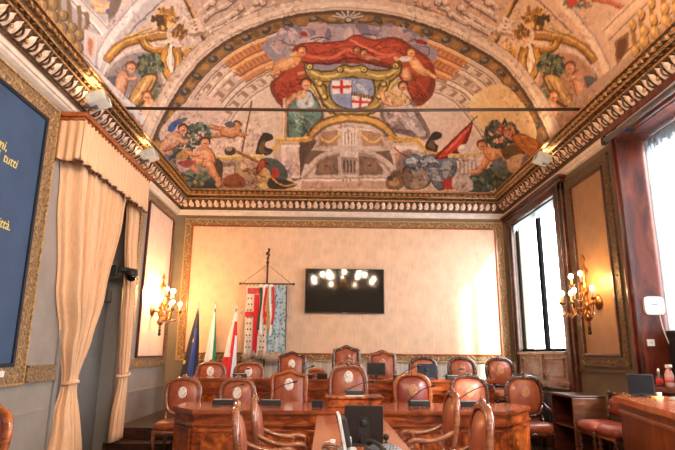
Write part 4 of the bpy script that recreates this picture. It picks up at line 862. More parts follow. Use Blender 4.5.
def make_chair(label, group, style='round', H=1.08, W=.27, wood=chairwood, seatm=leather, emb=emb_w, arms=True, crest=1., emb_z=None, loc=(0, 0, 0), rz=0):
    t = thing('council_armchair' if arms else 'council_chair', label, 'chair', loc, rz, group)
    sh = .47; LE = -.13
    seat_o = [(x*W*1.02, y*.25) for x, y in out_round(1, -1, 1, 0, 32, 4)]
    b = MB(); n = len(seat_o)
    prof = [(1.0, sh-.07), (1.02, sh-.03), (.99, sh+.01), (.86, sh+.035), (.5, sh+.05), (.02, sh+.055)]
    vs = [(x*q, y*q-.01, z) for q, z in prof for x, y in seat_o]
    b.add(vs, [(i*n+j, i*n+(j+1) % n, (i+1)*n+(j+1) % n, (i+1)*n+j) for i in range(len(prof)-1) for j in range(n)]+[tuple(range(n))[::-1], tuple((len(prof)-1)*n+j for j in range(n))], True)
    b.build('seat', seatm, t)
    b = MB(); b.tube([(x*1.0, y*1.0-.01, sh-.095) for x, y in seat_o], .026, 8, True, flat=1.3)
    b.build('seat_rail', wood, t)
    y0 = .235; zb = .56
    L4 = lean(y0, .5, LE)
    o = out_round(W, zb, H, .14) if style == 'round' else out_tall(W*.93, zb, H)
    fr = MB(); fr.tube([(x, y0, z) for x, z in scale_out(o, .94, .95)], .029, 8, True, flat=1.0, up=(0, 1, 0))
    fr.tube([(x, y0-.02, z) for x, z in scale_out(o, .86, .885)], .008, 6, True, up=(0, 1, 0))
    for sg in (-1, 1): fr.tube([(sg*W*.8, y0, zb+.04), (sg*W*.82, y0, .42)], .024, 8)
    fr.xf(L4); fr.build('back_frame', wood, t)
    pd = MB(); pd.pillow(scale_out(o, .84, .865), y0-.005, .05, back=.03, rings=7); pd.xf(L4); bk = pd.build('backrest', seatm, t)
    if emb:
        ez = emb_z or (zb+(H-zb)*.62)
        e = MB(); ew, eh = W*.24, W*.31; pr = [(.3, -.006), (1., -.006), (1., -.002), (.8, .002), (.05, .003)]
        k = 18; vs = [(ew*q*math.cos(2*PI*i/k), y0-.0565-h, ez+eh*q*math.sin(2*PI*i/k)) for q, h in pr for i in range(k)]
        e.add(vs, [(a*k+i, a*k+(i+1) % k, (a+1)*k+(i+1) % k, (a+1)*k+i) for a in range(len(pr)-1) for i in range(k)]+[tuple(range(k)), tuple((len(pr)-1)*k+i for i in range(k))[::-1]], True)
        e.xf(L4); e.build('emblem', emb, bk)
    if crest:
        c = MB(); carved_crest(c, 0, y0-.005, H+.0, .19*crest); c.xf(L4); c.build('crest', wood, t)
    if arms:
        for sg in (-1, 1):
            a = MB(); X = sg*(W-.02)
            p = catmull([(sg*W*.9, y0+.02, .75), (X, y0-.1, .695), (X+sg*.015, 0, .67), (X+sg*.02, -.1, .68), (X+sg*.015, -.155, .665), (X+sg*.01, -.17, .63), (X+sg*.01, -.145, .608), (X+sg*.01, -.125, .622)], 5, False)
            a.tube(p, [.02+.006*math.sin(min(1, i/len(p)*1.3)*PI) for i in range(len(p))], 8)
            a.tube(catmull([(X+sg*.005, -.06, .67), (X, -.04, .6), (X-sg*.005, -.08, .52), (X-sg*.02, -.1, .40)], 5, False), .02, 8)
            a.build('armrest', wood, t)
    for sg in (-1, 1):
        l = MB(); X = sg*W*.84
        l.tube(catmull([(X, -.2, .40), (X+sg*.018, -.225, .30), (X+sg*.006, -.21, .16), (X, -.205, .06), (X+sg*.01, -.225, .012)], 5, False), [.036, .036, .035, .034, .033, .031, .029, .027, .025, .023, .021, .02, .019, .018, .018, .018, .018, .019, .021, .023, .024], 8)
        l.build('leg', wood, t)
        l = MB(); l.tube(catmull([(X*.95, y0, .42), (X*.95, y0+.01, .25), (X, y0+.05, .1), (X, y0+.10, .012)], 5, False), [.028-.0006*i for i in range(16)], 8); l.build('leg', wood, t)
    return t
GF = 'council chairs behind the front desk'; GB = 'council chairs on the dais behind the rear desk'; GT = 'council chairs along the central table'
def cp(pxl, y, z): return pxl
# front row (faces the camera, behind the horseshoe desk); loc = seat centre on the floor
YC = 7.99
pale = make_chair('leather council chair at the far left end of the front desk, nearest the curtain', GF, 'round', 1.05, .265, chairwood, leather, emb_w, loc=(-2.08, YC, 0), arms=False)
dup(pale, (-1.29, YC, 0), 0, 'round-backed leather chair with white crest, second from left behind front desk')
make_chair('square-shouldered orange-framed leather chair with white crest, left of the carved central chair', GF, 'tall', 1.2, .285, chairorange, leather, emb_w, loc=(-.54, YC, 0), crest=.8, emb_z=.99)
pres = make_chair('tall central chair with an elaborate pierced carved crest behind the raised desk block', GF, 'round', 1.26, .29, chairwood, leather, emb_w, loc=(.33, YC, 0), crest=0, emb_z=1.1)
b = MB(); carved_crest(b, 0, .23, 1.27, .26)
for sg in (-1, 1): b.tube(catmull([(sg*.2, .23, 1.22), (sg*.17, .23, 1.29), (sg*.1, .23, 1.31), (sg*.07, .23, 1.26), (sg*.12, .23, 1.24)], 5, False), .016, 7); b.tube(catmull([(sg*.08, .23, 1.3), (sg*.06, .23, 1.37), (0, .23, 1.4), (sg*-.02, .23, 1.36)], 5, False), .014, 7)
b.ball((0, .225, 1.4), .04, .03, .045); b.xf(lean(.235, .5, -.13)); b.build('crest', chairwood, pres)
make_chair('red leather chair with brown frame right of the carved central chair', GF, 'round', 1.14, .285, chairorange, leather_dk, emb_t, loc=(1.28, YC, 0))
rt = make_chair('leather chair with tan crest, second from right behind front desk', GF, 'round', 1.12, .29, chairdark, leather, emb_t, loc=(2.12, YC, 0))
dup(rt, (2.94, 8.0, 0), 0, 'leather chair at the right end of the front desk, its sunlit seat showing')
# dais row
YD, ZD = 9.62, .33
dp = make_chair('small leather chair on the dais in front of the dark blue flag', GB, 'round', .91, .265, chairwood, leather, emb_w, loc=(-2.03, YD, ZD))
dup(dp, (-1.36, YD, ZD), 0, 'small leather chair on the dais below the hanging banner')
make_chair('tall leather chair on the dais directly right of the hanging banner', GB, 'tall', 1.13, .26, chairdark, leather, emb_w, loc=(-.61, YD, ZD), crest=0)
make_chair('tallest leather chair on the dais, behind the carved central chair', GB, 'tall', 1.25, .26, chairdark, leather, None, loc=(.36, YD, ZD), crest=0)
make_chair('tall leather chair with tan crest on the dais beside the small black monitor', GB, 'tall', 1.17, .26, chairwood, leather, emb_t, loc=(1.0, YD, ZD), crest=0)
rd = make_chair('dark-framed leather chair on the dais hidden behind the dark blue screen', GB, 'round', 1.03, .255, chairdark, leather, emb_t, loc=(1.73, YD, ZD), crest=.8)
dup(rd, (2.42, YD, ZD), 0, 'dark-framed leather chair second from right on the dais')
dup(rd, (3.1, YD, ZD), 0, 'dark-framed leather chair at the right end of the dais beside the window')
make_chair('low wooden-backed chair on the dais, only its top showing over the rear desk', GB, 'round', .80, .17, chairorange, leather_dk, None, loc=(-.17, 10.05, ZD), crest=.6, arms=False)
# along the central table
tl = make_chair('armchair on the left side of the central table, the nearer of two', GT, 'round', 1.02, .27, chairwood, leather, None, loc=(-.38, 4.4, 0), rz=PI/2+.1)
dup(tl, (-.345, 5.2, 0), PI/2+.05, 'armchair on the left side of the central table, the farther of two')
tr = make_chair('armchair on the right of the central table, the farther one with arms and seat showing', GT, 'round', 1.07, .27, chairwood, leather, None, loc=(.93, 5.48, 0), rz=-PI/2)
dup(tr, (.86, 4.2, 0), -PI/2-.02, 'armchair on the right of the central table, nearest the camera')
make_chair('leather chair cut off by the left edge of the photo below the blue board', GT, 'round', 1.0, .27, chairorange, leather_dk, None, loc=(-2.66, 4.1, 0), rz=-.6)
# turned-leg chairs against the right wall
def side_chair(label, loc, rz):
    t = thing('side_chair', label, 'chair', loc, rz, 'chairs against the right wall')
    b = MB(); w = .22; o = [(x*w, y*.22) for x, y in out_round(1, -1, 1, 0, 32, 5)]; n = len(o); pr = [(.98, .38), (1.02, .42), (1., .46), (.85, .485), (.4, .5), (.02, .502)]
    b.add([(x*q, y*q, z) for q, z in pr for x, y in o], [(i*n+j, i*n+(j+1) % n, (i+1)*n+(j+1) % n, (i+1)*n+j) for i in range(len(pr)-1) for j in range(n)]+[tuple(range(n))[::-1], tuple((len(pr)-1)*n+j for j in range(n))], True)
    b.build('seat', leather_dk, t)
    MB().box(-.2, .2, -.2, .2, .34, .39).build('seat_rail', chairdark, t, bevel=.01)
    lp = [(.026, .36), (.026, .33), (.016, .31), (.03, .28), (.018, .25), (.028, .21), (.02, .17), (.014, .12), (.026, .09), (.018, .06), (.024, .03), (.02, 0)]
    for x in (-.175, .175):
        for y in (-.175, .175): MB().lathe([(r, z) for r, z in lp[::-1]], (x, y, 0), 10).build('leg', chairdark, t)
    f = MB()
    for x in (-.18, .18): f.tube([(x, .19, .36), (x, .2, .55), (x, .225, .78)], .02, 8)
    f.tube([(-.18, .225, .77), (0, .23, .8), (.18, .225, .77)], .022, 8)
    for x in (-.18, .18): f.ball((x, .226, .8), .028)
    f.build('back_frame', chairdark, t)
    p = MB(); p.pillow([(x*.16, .64+z*.1) for x, z in out_round(1, -1, 1, 0, 24, 4)], .2, .03, .02, 4); p.build('backrest', leather_dk, t)
    return t
side_chair('red leather chair with turned legs beside the dark wooden stand', (3.27, 6.7, .2), -PI/2)
side_chair('red leather chair with turned legs half hidden by the counter desk', (3.28, 6.24, .2), -PI/2)

# ------------------------------------------------------------------ desks
def off_poly(p, d):
    n = len(p); out = []
    for i in range(n):
        a, b, c = Vector(p[i-1]), Vector(p[i]), Vector(p[(i+1) % n])
        e1 = (b-a).normalized(); e2 = (c-b).normalized(); n1 = Vector((e1.y, -e1.x)); n2 = Vector((e2.y, -e2.x)); m = (n1+n2)
        m = m/max(.2, m.length_squared)*2; out.append(tuple(b+m*d))
    return out
def panel_on(b, p0, p1, z0, z1, d, m=0, w=.03):
    # raised moulding frame on the vertical face from p0 to p1 (outside is to the right of the direction)
    a, c = Vector(p0), Vector(p1); e = (c-a).normalized(); n = Vector((e.y, -e.x)); L = (c-a).length
    ang = math.atan2(e.y, e.x); R = Matrix.Rotation(ang, 3, 'Z'); mid = a+e*L/2+n*d*.5
    for (cx, cz, sx, sz) in ((0, z0, L, w), (0, z1, L, w), (-L/2, (z0+z1)/2, w, z1-z0+w), (L/2, (z0+z1)/2, w, z1-z0+w)):
        q = mid+e*cx; b.bx((q.x, q.y, cz), (sx, d+.01, sz), R, m)
def desk(t, plan, ztop, z0, faces, top_m=walnut_top, body_m=walnut, panel_m=burl, npan=1):
    """counter-clockwise plan; faces = list of (i, count) edges that carry panels"""
    MB().prism(off_poly(plan, .03), ztop-.035, ztop, smooth=False).build('worktop', top_m, t, bevel=.008)
    MB().prism(plan, z0, ztop-.035).build('carcass', body_m, t, bevel=.006)
    mo = MB(); mo.prism(off_poly(plan, .026), ztop-.17, ztop-.145); mo.prism(off_poly(plan, .014), ztop-.182, ztop-.17); mo.prism(off_poly(plan, .018), ztop-.055, ztop-.036); mo.prism(off_poly(plan, .022), z0, z0+.1)
    mo.build('moulding', WOOD('mouldwood_highlight', (110, 50, 26), (142, 70, 36), (166, 88, 48), rough=.18, coat=.8), t, bevel=.006)  # lighter walnut, edge highlights put into the moulding colour
    for (i, k) in faces:
        a, c = Vector(plan[i]), Vector(plan[(i+1) % len(plan)]); e = (c-a); L = e.length; e /= L; w = L/k
        for j in range(k):
            s, f = a+e*(j*w+min(.1, w*.14)), a+e*((j+1)*w-min(.1, w*.14)); pb = MB(); n = Vector((e.y, -e.x))
            R = Matrix.Rotation(math.atan2(e.y, e.x), 3, 'Z'); md = (s+f)/2+n*.004
            pb.bx((md.x, md.y, (z0+.18+ztop-.23)/2), ((f-s).length, .016, ztop-.23-z0-.18), R, 0)
            panel_on(pb, s, f, z0+.18, ztop-.23, .02, 1); pb.build('panel', [panel_m, body_m], t, bevel=.004)
ft = thing('council_desk', 'long horseshoe walnut council desk with burl panels in front of the first row', 'desk', (0, 0, 0))
fplan = [(-1.5, 6.52), (2.11, 6.6), (2.62, 7.28), (2.55, 7.6), (-1.78, 7.55), (-1.84, 6.97)]
desk(ft, fplan, .8, 0, [(0, 6), (1, 1), (5, 1)])
tag(MB().box(.03, .68, 6.92, 7.3, .8, .915).box(.0, .71, 6.89, 7.33, .9, .93).build('desk_block', burl, bevel=.008), 'raised wooden reading block on the middle of the front desk', 'lectern block')
bt = thing('council_desk', 'long walnut desk on the dais in front of the rear row of chairs', 'desk', (0, 0, 0))
desk(bt, [(-2.02, 8.78), (2.63, 8.78), (2.63, 9.25), (-2.02, 9.25)], 1.05, .33, [(0, 7), (1, 1)])
ct = thing('central_table', 'light walnut table running from the front desk towards the camera', 'table', (0, 0, 0))
MB().box(-.1, .635, 2.6, 6.42, .72, .76).build('tabletop', WOOD('tablewood', (132, 66, 40), (166, 92, 58), (192, 120, 80), rough=.25, scale=2.5, stretch=(2, 1, 1)), ct, bevel=.008)
MB().box(-.02, .56, 2.7, 6.35, .62, .72).build('apron', walnut, ct)
for x in (.0, .54):
    for y in (2.8, 6.2): MB().lathe([(.03, 0), (.035, .05), (.022, .1), (.035, .35), (.025, .5), (.04, .56), (.04, .62)], (x, y, 0), 12).build('leg', walnut, ct)
tag(MB().box(.0, .53, 5.75, 6.4, .76, .765).build('table_mat', M('matwood', (150, 74, 46), .3, var=.15, scale=3)), 'reddish inlay mat on the far end of the central table', 'mat')
# counter desk at right
kt = thing('counter_desk', 'reddish counter desk with a curved edge at the right of the photo', 'desk', (0, 0, 0))
kpl = [(3.0, 2.6), (3.36, 4.4), (3.44, 5.7), (3.18, 5.9), (2.9, 5.6), (2.55, 4.1), (2.0, 2.6)]
MB().prism(off_poly(kpl, .02), 1.0, 1.05).build('worktop', WOOD('counterwood', (160, 80, 42), (190, 106, 60), (212, 134, 80), rough=.25, scale=2, stretch=(1, 1, 1)), kt, bevel=.01)
MB().prism(off_poly(kpl, -.03), .2, 1.0).build('carcass', redwood, kt)
MB().prism(off_poly(kpl, -.015), .9, .925).build('edge_strip', WOOD('striplight', (130, 70, 40), (160, 92, 56), (180, 112, 72)), kt, bevel=.004)
# dark stand by the right wall
st_ = thing('wooden_stand', 'dark brown open wooden stand under the far window near the red chairs', 'stand', (3.08, 6.99, .2))
MB().box(0, .42, 0, .68, .72, .75).build('top_board', darkwood, st_, bevel=.004)
MB().box(0, .42, .0, .03, 0, .72).build('end_panel', WOOD('standwood', (62, 36, 24), (92, 56, 38), (116, 74, 52)), st_, bevel=.003)
MB().box(0, .42, .65, .68, 0, .72).build('end_panel', darkwood, st_, bevel=.003)
MB().box(.39, .42, .03, .65, 0, .72).build('back_panel', darkwood, st_)
MB().box(.02, .39, .03, .65, .35, .37).build('shelf', darkwood, st_)
# ------------------------------------------------------------------ curtains
def cloth(name, c, rough=.8, trans=.15):
    m, nt, b = newmat(name); n = noise(nt, coords(nt, (8, 8, .8)), 6, 3); r = ramp(nt, [(.3, tuple(x*.95 for x in c)), (.7, tuple(min(255, x*1.03) for x in c))])
    nt.links.new(n.outputs['Fac'], r.inputs[0]); nt.links.new(r.outputs[0], b.inputs['Base Color']); b.inputs['Roughness'].default_value = rough; b.inputs['Sheen Weight'].default_value = .3
    return m
cream = cloth('curtain_cream', (230, 186, 146)); creamtrim = M('creamtrim', (96, 70, 54), .7, var=.2)
def interp(tab, z):
    for (z0, *a), (z1, *b) in zip(tab, tab[1:]):
        if z0 >= z >= z1:
            t = (z0-z)/(z0-z1) if z0 != z1 else 0; t = t*t*(3-2*t); return [p+(q-p)*t for p, q in zip(a, b)]
    return tab[-1][1:] if z < tab[-1][0] else tab[0][1:]
def drape(tab, x, amp, nf, nu=150, nv=46, ph=0, wrap=0, tie_x=None):
    zt, zb = tab[0][0], tab[-1][0]
    def fn(a, b):
        z = zt+(zb-zt)*b; ya, yb = interp(tab, z); k = min(1, (yb-ya)/1.2+.35)
        w = math.sin(2*PI*nf*a+ph+.7*math.sin(3*b+a*5)); w = math.copysign(abs(w)**.75, w); w2 = math.sin(2*PI*nf*2.3*a+1+ph)
        xx = x+((tie_x or x)-x)*math.exp(-((z-1.05)/.5)**2)
        X = xx+amp*k*(w*.8+w2*.25)
        if wrap and a < wrap: t = a/wrap; t = t*t*(3-2*t); X = XL+.012+(X-XL-.012)*t
        return (max(X, XL+.012), ya+(yb-ya)*a+.012*math.sin(2*PI*nf*a*1.7), z)
    return MB().sheet(fn, nu, nv)
c1 = thing('curtain', 'long cream curtain tied back beside the blue board, the wider of the pair', 'curtain', (0, 0, 0), 0, 'curtains of the left doorway')
drape([(4.0, 6.02, 7.76), (3.3, 6.16, 7.62), (2.2, 6.38, 7.3), (1.6, 6.6, 7.1), (1.1, 6.8, 6.99), (1.0, 6.8, 6.98), (.7, 6.68, 7.04), (.03, 6.55, 7.12)], -3.0, .08, 11, wrap=.09, tie_x=-3.1).build('curtain_panel', cream, c1, solid=.006)
MB().tube([(-3.11+.07*math.cos(a), 6.895+.11*math.sin(a), 1.06+.02*math.cos(a)) for a in [2*PI*i/20 for i in range(20)]], .026, 8, True).build('tieback', cream, c1)
c2 = thing('curtain', 'narrow cream curtain tied back at the far side of the left doorway', 'curtain', (0, 0, 0), 0, 'curtains of the left doorway')
drape([(3.98, 7.86, 8.34), (3.3, 7.95, 8.45), (2.2, 8.16, 8.56), (1.3, 8.24, 8.6), (1.12, 8.3, 8.56), (1.0, 8.28, 8.58), (.5, 8.12, 8.58), (.19, 8.1, 8.58)], -3.03, .045, 5, 80, 40, 1).build('curtain_panel', cream, c2, solid=.006)
MB().tube([(-3.03+.07*math.cos(a), 8.43+.15*math.sin(a), 1.1+.02*math.sin(a)) for a in [2*PI*i/18 for i in range(18)]], .024, 8, True).build('tieback', cream, c2)
pv = thing('pelmet', 'orange wooden pelmet board with a pleated cream valance over the left doorway', 'pelmet', (0, 0, 0))
MB().box(XL, -2.85, 5.93, 8.4, 4.13, 4.19).box(XL, -2.88, 5.95, 8.37, 4.09, 4.13).build('pelmet_board', chairorange, pv, bevel=.008)
def val(a, b):
    s = a*(.3+2.4); zz = 4.11-.5*b-.03*b*math.sin(a*2*PI*5)**2
    wv = .014*math.sin(a*2*PI*26)*(.4+b)
    if s < .3: return (XL+.02+s, 5.97-wv, zz)
    return (-2.885+wv, 5.97+(s-.3), zz)
MB().sheet(val, 240, 10).build('valance', cream, pv, solid=.005)
tr = MB(); pts = [val(i/200, 1) for i in range(201)]; tr.tube(pts, .009, 5)
for i in range(0, 201, 4): q = pts[i]; tr.ball((q[0]+.004, q[1], q[2]-.012), .009, .009, .016, 6, 4)
tr.build('valance_trim', creamtrim, pv)
# curtain rail above the near window
cr = thing('curtain_rail', 'grey metal curtain rail under a red wooden strip above the near right window', 'rail', (0, 0, 0))
MB().box(3.5, 3.53, 2.0, 6.4, 4.17, 4.24).build('wooden_strip', redwood, cr, bevel=.004)
MB().tube([(3.53, 2.0, 4.12), (3.53, 6.38, 4.12)], .035, 10).build('rail_tube', M('railgray', (112, 108, 112), .35, .6, var=.06), cr)
MB().box(3.5, 3.56, 6.36, 6.44, 4.07, 4.17).build('end_cap', black, cr)
for y in (2.6, 4.4, 6.2): MB().box(3.53, XR, y-.02, y+.02, 4.16, 4.2).build('bracket', black, cr)
# ------------------------------------------------------------------ wall devices
q = thing('security_camera', 'black dome security camera beside the far doorway curtain', 'camera', (XL-.165, 7.93, 2.56))
MB().box(.18, .27, -.04, .06, -.04, .12).tube([(.0, 0, .04), (.2, .0, .05)], .012, 8).build('mount', blacksoft, q, bevel=.008)
MB().tube([(.25, .02, .05), (.34, .06, .06), (.41, .1, .06)], .04, 8).lathe([(.02, .09), (.08, .07), (.09, .0), (.09, -.02)], (.44, .12, 0), 14).build('housing', blacksoft, q)
MB().ball((.44, .12, -.03), .075, .075, .08, 12, 8).build('dome', M('domegloss', (14, 14, 16), .08, var=.02), q)
q = thing('motion_sensor', 'small white motion sensor high on the grey door', 'sensor', (XL-.165, 8.22, 2.68)); MB().box(0, .07, -.06, .06, -.07, .07).build('sensor_body', white, q, bevel=.02); MB().ball((.07, 0, 0), .015, .03, .035, 8, 6).build('lens', plasterw, q)
q = thing('wall_speaker', 'small black wall speaker on the grey door below the white sensor', 'speaker', (XL-.165, 8.14, 2.24)); MB().box(0, .11, -.1, .1, -.09, .09).build('speaker_body', blacksoft, q, bevel=.012); MB().box(.11, .116, -.08, .08, -.07, .07).build('grille', black, q)
q = thing('wireless_router', 'white rounded wireless router on the red wooden window reveal', 'router', (3.985, 6.56, 2.04))
b = MB(); b.prism([(x*.125, z*.11) for x, z in out_round(1, -1, 1, 0, 32, 5)], -.035, 0, 'XZ'); b.build('router_body', white, q, bevel=.008); MB().box(-.03, .03, -.037, -.035, .01, .02).build('indicator', steel, q)
tag(MB().tube(catmull([(4.04, 6.535, 1.93), (4.05, 6.53, 1.8), (4.07, 6.52, 1.68), (4.11, 6.53, 1.58), (4.14, 6.545, 1.56)], 6, False), .008, 6).build('cable', white), 'white cable hanging from the wireless router', 'cable')
q = thing('wall_socket', 'white wall socket on the red reveal below the wireless router', 'socket', (3.9, 6.56, 1.6)); MB().box(-.045, .045, -.012, 0, -.04, .04).build('socket_plate', white, q, bevel=.004); MB().lathe([(.018, -.016), (.02, -.012)], (0, 0, 0), 12, axis='Y').build('socket_insert', plasterw, q)
# ------------------------------------------------------------------ wall television
q = thing('television', 'large black flat television on the silk back wall', 'television', (.36, YB, 2.68))
MB().box(-.81, .81, -.075, -.03, -.455, .455).build('housing', black, q, bevel=.006)
MB().box(-.79, .79, -.079, -.075, -.43, .44).build('screen', M('screengloss', (10, 9, 9), .05, var=.02), q)
MB().box(-.25, .25, -.03, -.013, -.2, .2).build('wall_bracket', blacksoft, q)
MB().box(-.04, .04, -.0795, -.0785, -.449, -.438).build('badge', steel, q)
# ------------------------------------------------------------------ sconces
bulbm = EMIT('bulb', (255, 214, 150), 26)
candlem = M('candle', (240, 220, 180), .5, var=.03); crystal = M('crystal', (210, 200, 196), .1, .3, var=.1)
scbrass = M('scbrass', (150, 106, 62), .32, .75, var=.3, scale=30)
def sconce(label, loc, rz, glow):
    t = thing('wall_sconce', label, 'sconce', loc, rz, 'gilded candle sconces')
    MB().lathe([(.005, -.02), (.1, 0), (.11, .02), (.05, .045), (.03, .06)], (0, 0, 0), 16, axis='X').build('backplate', scbrass, t)
    s = MB(); s.tube([(.03, 0, 0), (.1, 0, -.02), (.17, 0, -.04)], .02, 8)
    s.lathe([(.01, -.34), (.028, -.31), (.012, -.28), (.05, -.25), (.065, -.2), (.03, -.14), (.045, -.1), (.06, -.05), (.03, .0), (.02, .08), (.035, .12), (.05, .17), (.02, .22), (.016, .34), (.05, .4), (.06, .44), (.02, .5), (.012, .56), (.035, .6), (.02, .64), (.004, .68)], (.17, 0, 0), 14)
    s.build('stem', scbrass, t)
    d = MB(); d.ball((.17, 0, -.36), .025, .025, .04, 8, 6).ball((.17, 0, -.42), .03, .03, .035, 8, 6); d.build('pendant', darkiron, t)
    for (ang, R, z0, z1) in [(-78, .33, -.1, .02), (-40, .35, -.1, .0), (0, .34, -.1, -.02), (40, .35, -.1, .0), (78, .33, -.1, .02), (-50, .2, .1, .24), (50, .2, .1, .24), (5, .2, .1, .22)]:
        a = math.radians(ang); ux, uy = math.cos(a), math.sin(a)
        P = lambda r, z: (.17+r*ux, r*uy, z)
        am = MB(); am.tube(catmull([P(.02, z0), P(R*.35, z0-.08), P(R*.8, z0-.07), P(R, z1-.02)], 5, False), [.012-.0003*i for i in range(16)], 6)
        am.tube(catmull([P(R*.4, z0-.07), P(R*.5, z0+.0), P(R*.35, z0+.02), P(R*.32, z0-.03)], 4, False), .007, 5)
        am.lathe([(.008, -.03), (.03, -.005), (.045, .012), (.02, .006)], P(R, z1), 10)
        ao = am.build('arm', scbrass, t)
        MB().lathe([(.013, 0), (.013, .1), (.008, .105)], P(R, z1+.005), 8).build('candle', candlem, ao)
        MB().ball(P(R, z1+.135), .03, .03, .038, 10, 8).build('bulb', bulbm, ao)
        for k in range(2): MB().ball(P(R*(.62+.36*k), z0-.1-.03*k+(.05 if k else 0)), .009, .009, .024, 6, 4).build('crystal_drop', crystal, ao)
    L = bpy.data.lights.new('sconce_glow', 'POINT'); L.energy = glow; L.color = (1, .56, .2); L.shadow_soft_size = .12
    lo = bpy.data.objects.new('sconce_glow', L); COL.objects.link(lo); lo.parent = t; lo.location = (.2, 0, .3)
    return t
sconce('gilded candle sconce with lit bulbs on the left wall, before the pink silk panel', (XL+.012, 9.95, 2.17), 0, 105)
sconce('gilded candle sconce with lit bulbs on the gold panel between the right windows', (XR-.012, 7.5, 2.17), PI, 26)
# ------------------------------------------------------------------ cornice uplights
def uplight(label, loc, side, col, e):
    t = thing('uplight', label, 'uplight', loc, 0, 'white cornice uplights')
    R = Matrix.Rotation(side*-.35, 3, 'Y')
    MB().bx((0, 0, 0), (.22, .26, .13), R).build('lamp_body', M('lampwhite', (206, 214, 212), .45, var=.05), t, bevel=.015)
    MB().bx(R @ Vector((-.02*side, 0, .068)), (.15, .2, .008), R).build('lens', EMIT('uplens', (255, 226, 180), 14), t)
    MB().bx(R @ Vector((.09*side, -.02, -.01)), (.05, .1, .09), R).build('side_vent', M('ventgray', (140, 150, 150), .5), t)
    MB().box(min(0, -.14*side), max(0, -.14*side), -.03, .03, -.1, -.05).build('bracket', steel, t)
    L = bpy.data.lights.new('uplight_beam', 'SPOT'); L.energy = e; L.color = col; L.spot_size = 2.3; L.spot_blend = .9; L.shadow_soft_size = .08
    lo = bpy.data.objects.new('uplight_beam', L); COL.objects.link(lo); lo.parent = t; lo.location = R @ Vector((0, 0, .085))
    lo.rotation_euler = (PI, 0, 0); lo.rotation_euler = Vector((.28*side, 0, 1)).to_track_quat('-Z', 'Y').to_euler()
    return t
UC = (1, .66, .34)
uplight('white cornice uplight above the near end of the left pelmet', (-2.80, 6.07, 4.4), 1, UC, 70)
uplight('white cornice uplight above the far end of the left pelmet', (-2.80, 8.0, 4.42), 1, UC, 70)
uplight('white cornice uplight on the right wall above the far window', (3.42, 8.1, 4.5), -1, UC, 120)
# ------------------------------------------------------------------ flags
navy = cloth('flag_navy', (34, 36, 52)); blue = cloth('flag_blue', (34, 62, 150)); green = cloth('flag_green', (22, 140, 78)); fwhite = cloth('flag_white', (232, 232, 236)); fred = cloth('flag_red', (206, 30, 44)); yel = cloth('flag_yellow', (226, 196, 70))
def flag(name, label, x, zt, xb, wb, mats, pick, Y=10.62):
    t = thing(name, label, 'flag', (x, Y, .33), 0, 'draped flags on poles')
    dx = xb-x
    MB().lathe([(.13, 0), (.13, .03), (.05, .05), (.025, .1)], (dx, 0, 0), 14).build('base', brass, t)
    MB().tube([(dx, 0, .08), (0, 0, zt-.33)], .014, 8).build('pole', darkwood, t)
    MB().lathe([(.008, 0), (.024, .03), (.012, .06), (.02, .09), (.002, .16)], (0, 0, zt-.34), 8).build('spear_tip', steel, t)
    zb = .62
    b = MB(); nu, nv = 40, 24
    def fn(a, v):
        z = zt-.33-.03+(zb-zt+.03+.0)*v; hw = .018+(wb/2-.018)*v**.8; c = dx*v*.95
        ph = a*2*PI
        rr = 1+.28*math.sin(ph*5+v*2)*min(1, v*3)
        return (c+hw*math.cos(ph)*rr+(-.02*v), hw*.55*math.sin(ph)*rr, z)
    vs = [fn(i/nu, j/nv) for j in range(nv+1) for i in range(nu)]
    for j in range(nv):
        for i in range(nu):
            pass
    b.v = [tuple(p) for p in vs]
    for j in range(nv):
        for i in range(nu):
            b.f.append([j*nu+i, j*nu+(i+1) % nu, (j+1)*nu+(i+1) % nu, (j+1)*nu+i]); b.sm.append(True); b.mi.append(pick((i+.5)/nu, (j+.5)/nv))
    b.build('cloth', mats, t)
    return t
# angle .75 of the turn faces the camera; .5 is left, 0/1 is right
def pk_eu(a, v):
    if abs(v-.36) < .02 and .72 < a < .78: return 2
    if abs(v-.62) < .02 and .58 < a < .64: return 2
    return 1 if (.74 < a < .93 and v > .22) else 0
def pk_it(a, v): return 1 if (a > .84 or a < .1) else 0
def pk_bo(a, v):
    u = -math.cos(a*2*PI)
    if v < .14: return 0
    return 0 if (-.9 < math.cos(a*2*PI)+.25*math.sin(v*5)-.1 < .12 and v < .55) or (math.cos(a*2*PI) > .55 and .3 < v < .8 and a > .8) else 1
flag('flag', 'dark navy blue draped flag, leftmost of the three on poles', -2.5, 2.25, -2.62, .34, [navy, blue, yel], pk_eu)
flag('flag', 'green and white draped flag between the navy and the red ones', -2.17, 2.25, -2.24, .26, [fwhite, green], pk_it)
flag('flag', 'red and white draped flag beside the hanging banner', -1.76, 2.25, -1.9, .32, [fwhite, fred], pk_bo)
# ------------------------------------------------------------------ hanging banner
g = thing('processional_banner', 'ceremonial banner with red cross and blue brocade halves hung from a crossbar on a pole', 'banner', (-1.22, 10.86, .33))
MB().lathe([(.2, 0), (.2, .04), (.06, .07), (.03, .14)], (0, .06, 0), 16).tube([(0, .06, .1), (0, .06, 2.9)], .02, 8).build('pole', redwood, g)
f_ = MB(); f_.lathe([(.02, 2.86), (.035, 2.9), (.015, 2.95), (.03, 2.98), (.018, 3.02)], (0, .06, 0), 10)
f_.tube(catmull([(0, .06, 3.02), (.025, .06, 3.06), (-.005, .06, 3.1), (.02, .06, 3.14), (.005, .06, 3.19)], 4, False), [.02]*17, 6); f_.ball((.02, .05, 3.17), .028, .025, .03, 7, 5); f_.ball((-.025, .05, 3.08), .022, .02, .035, 7, 5)
f_.build('finial', darkiron, g)
cb = MB(); cb.tube([(-.52, 0.02, 2.46), (.53, 0.02, 2.46)], .014, 8)
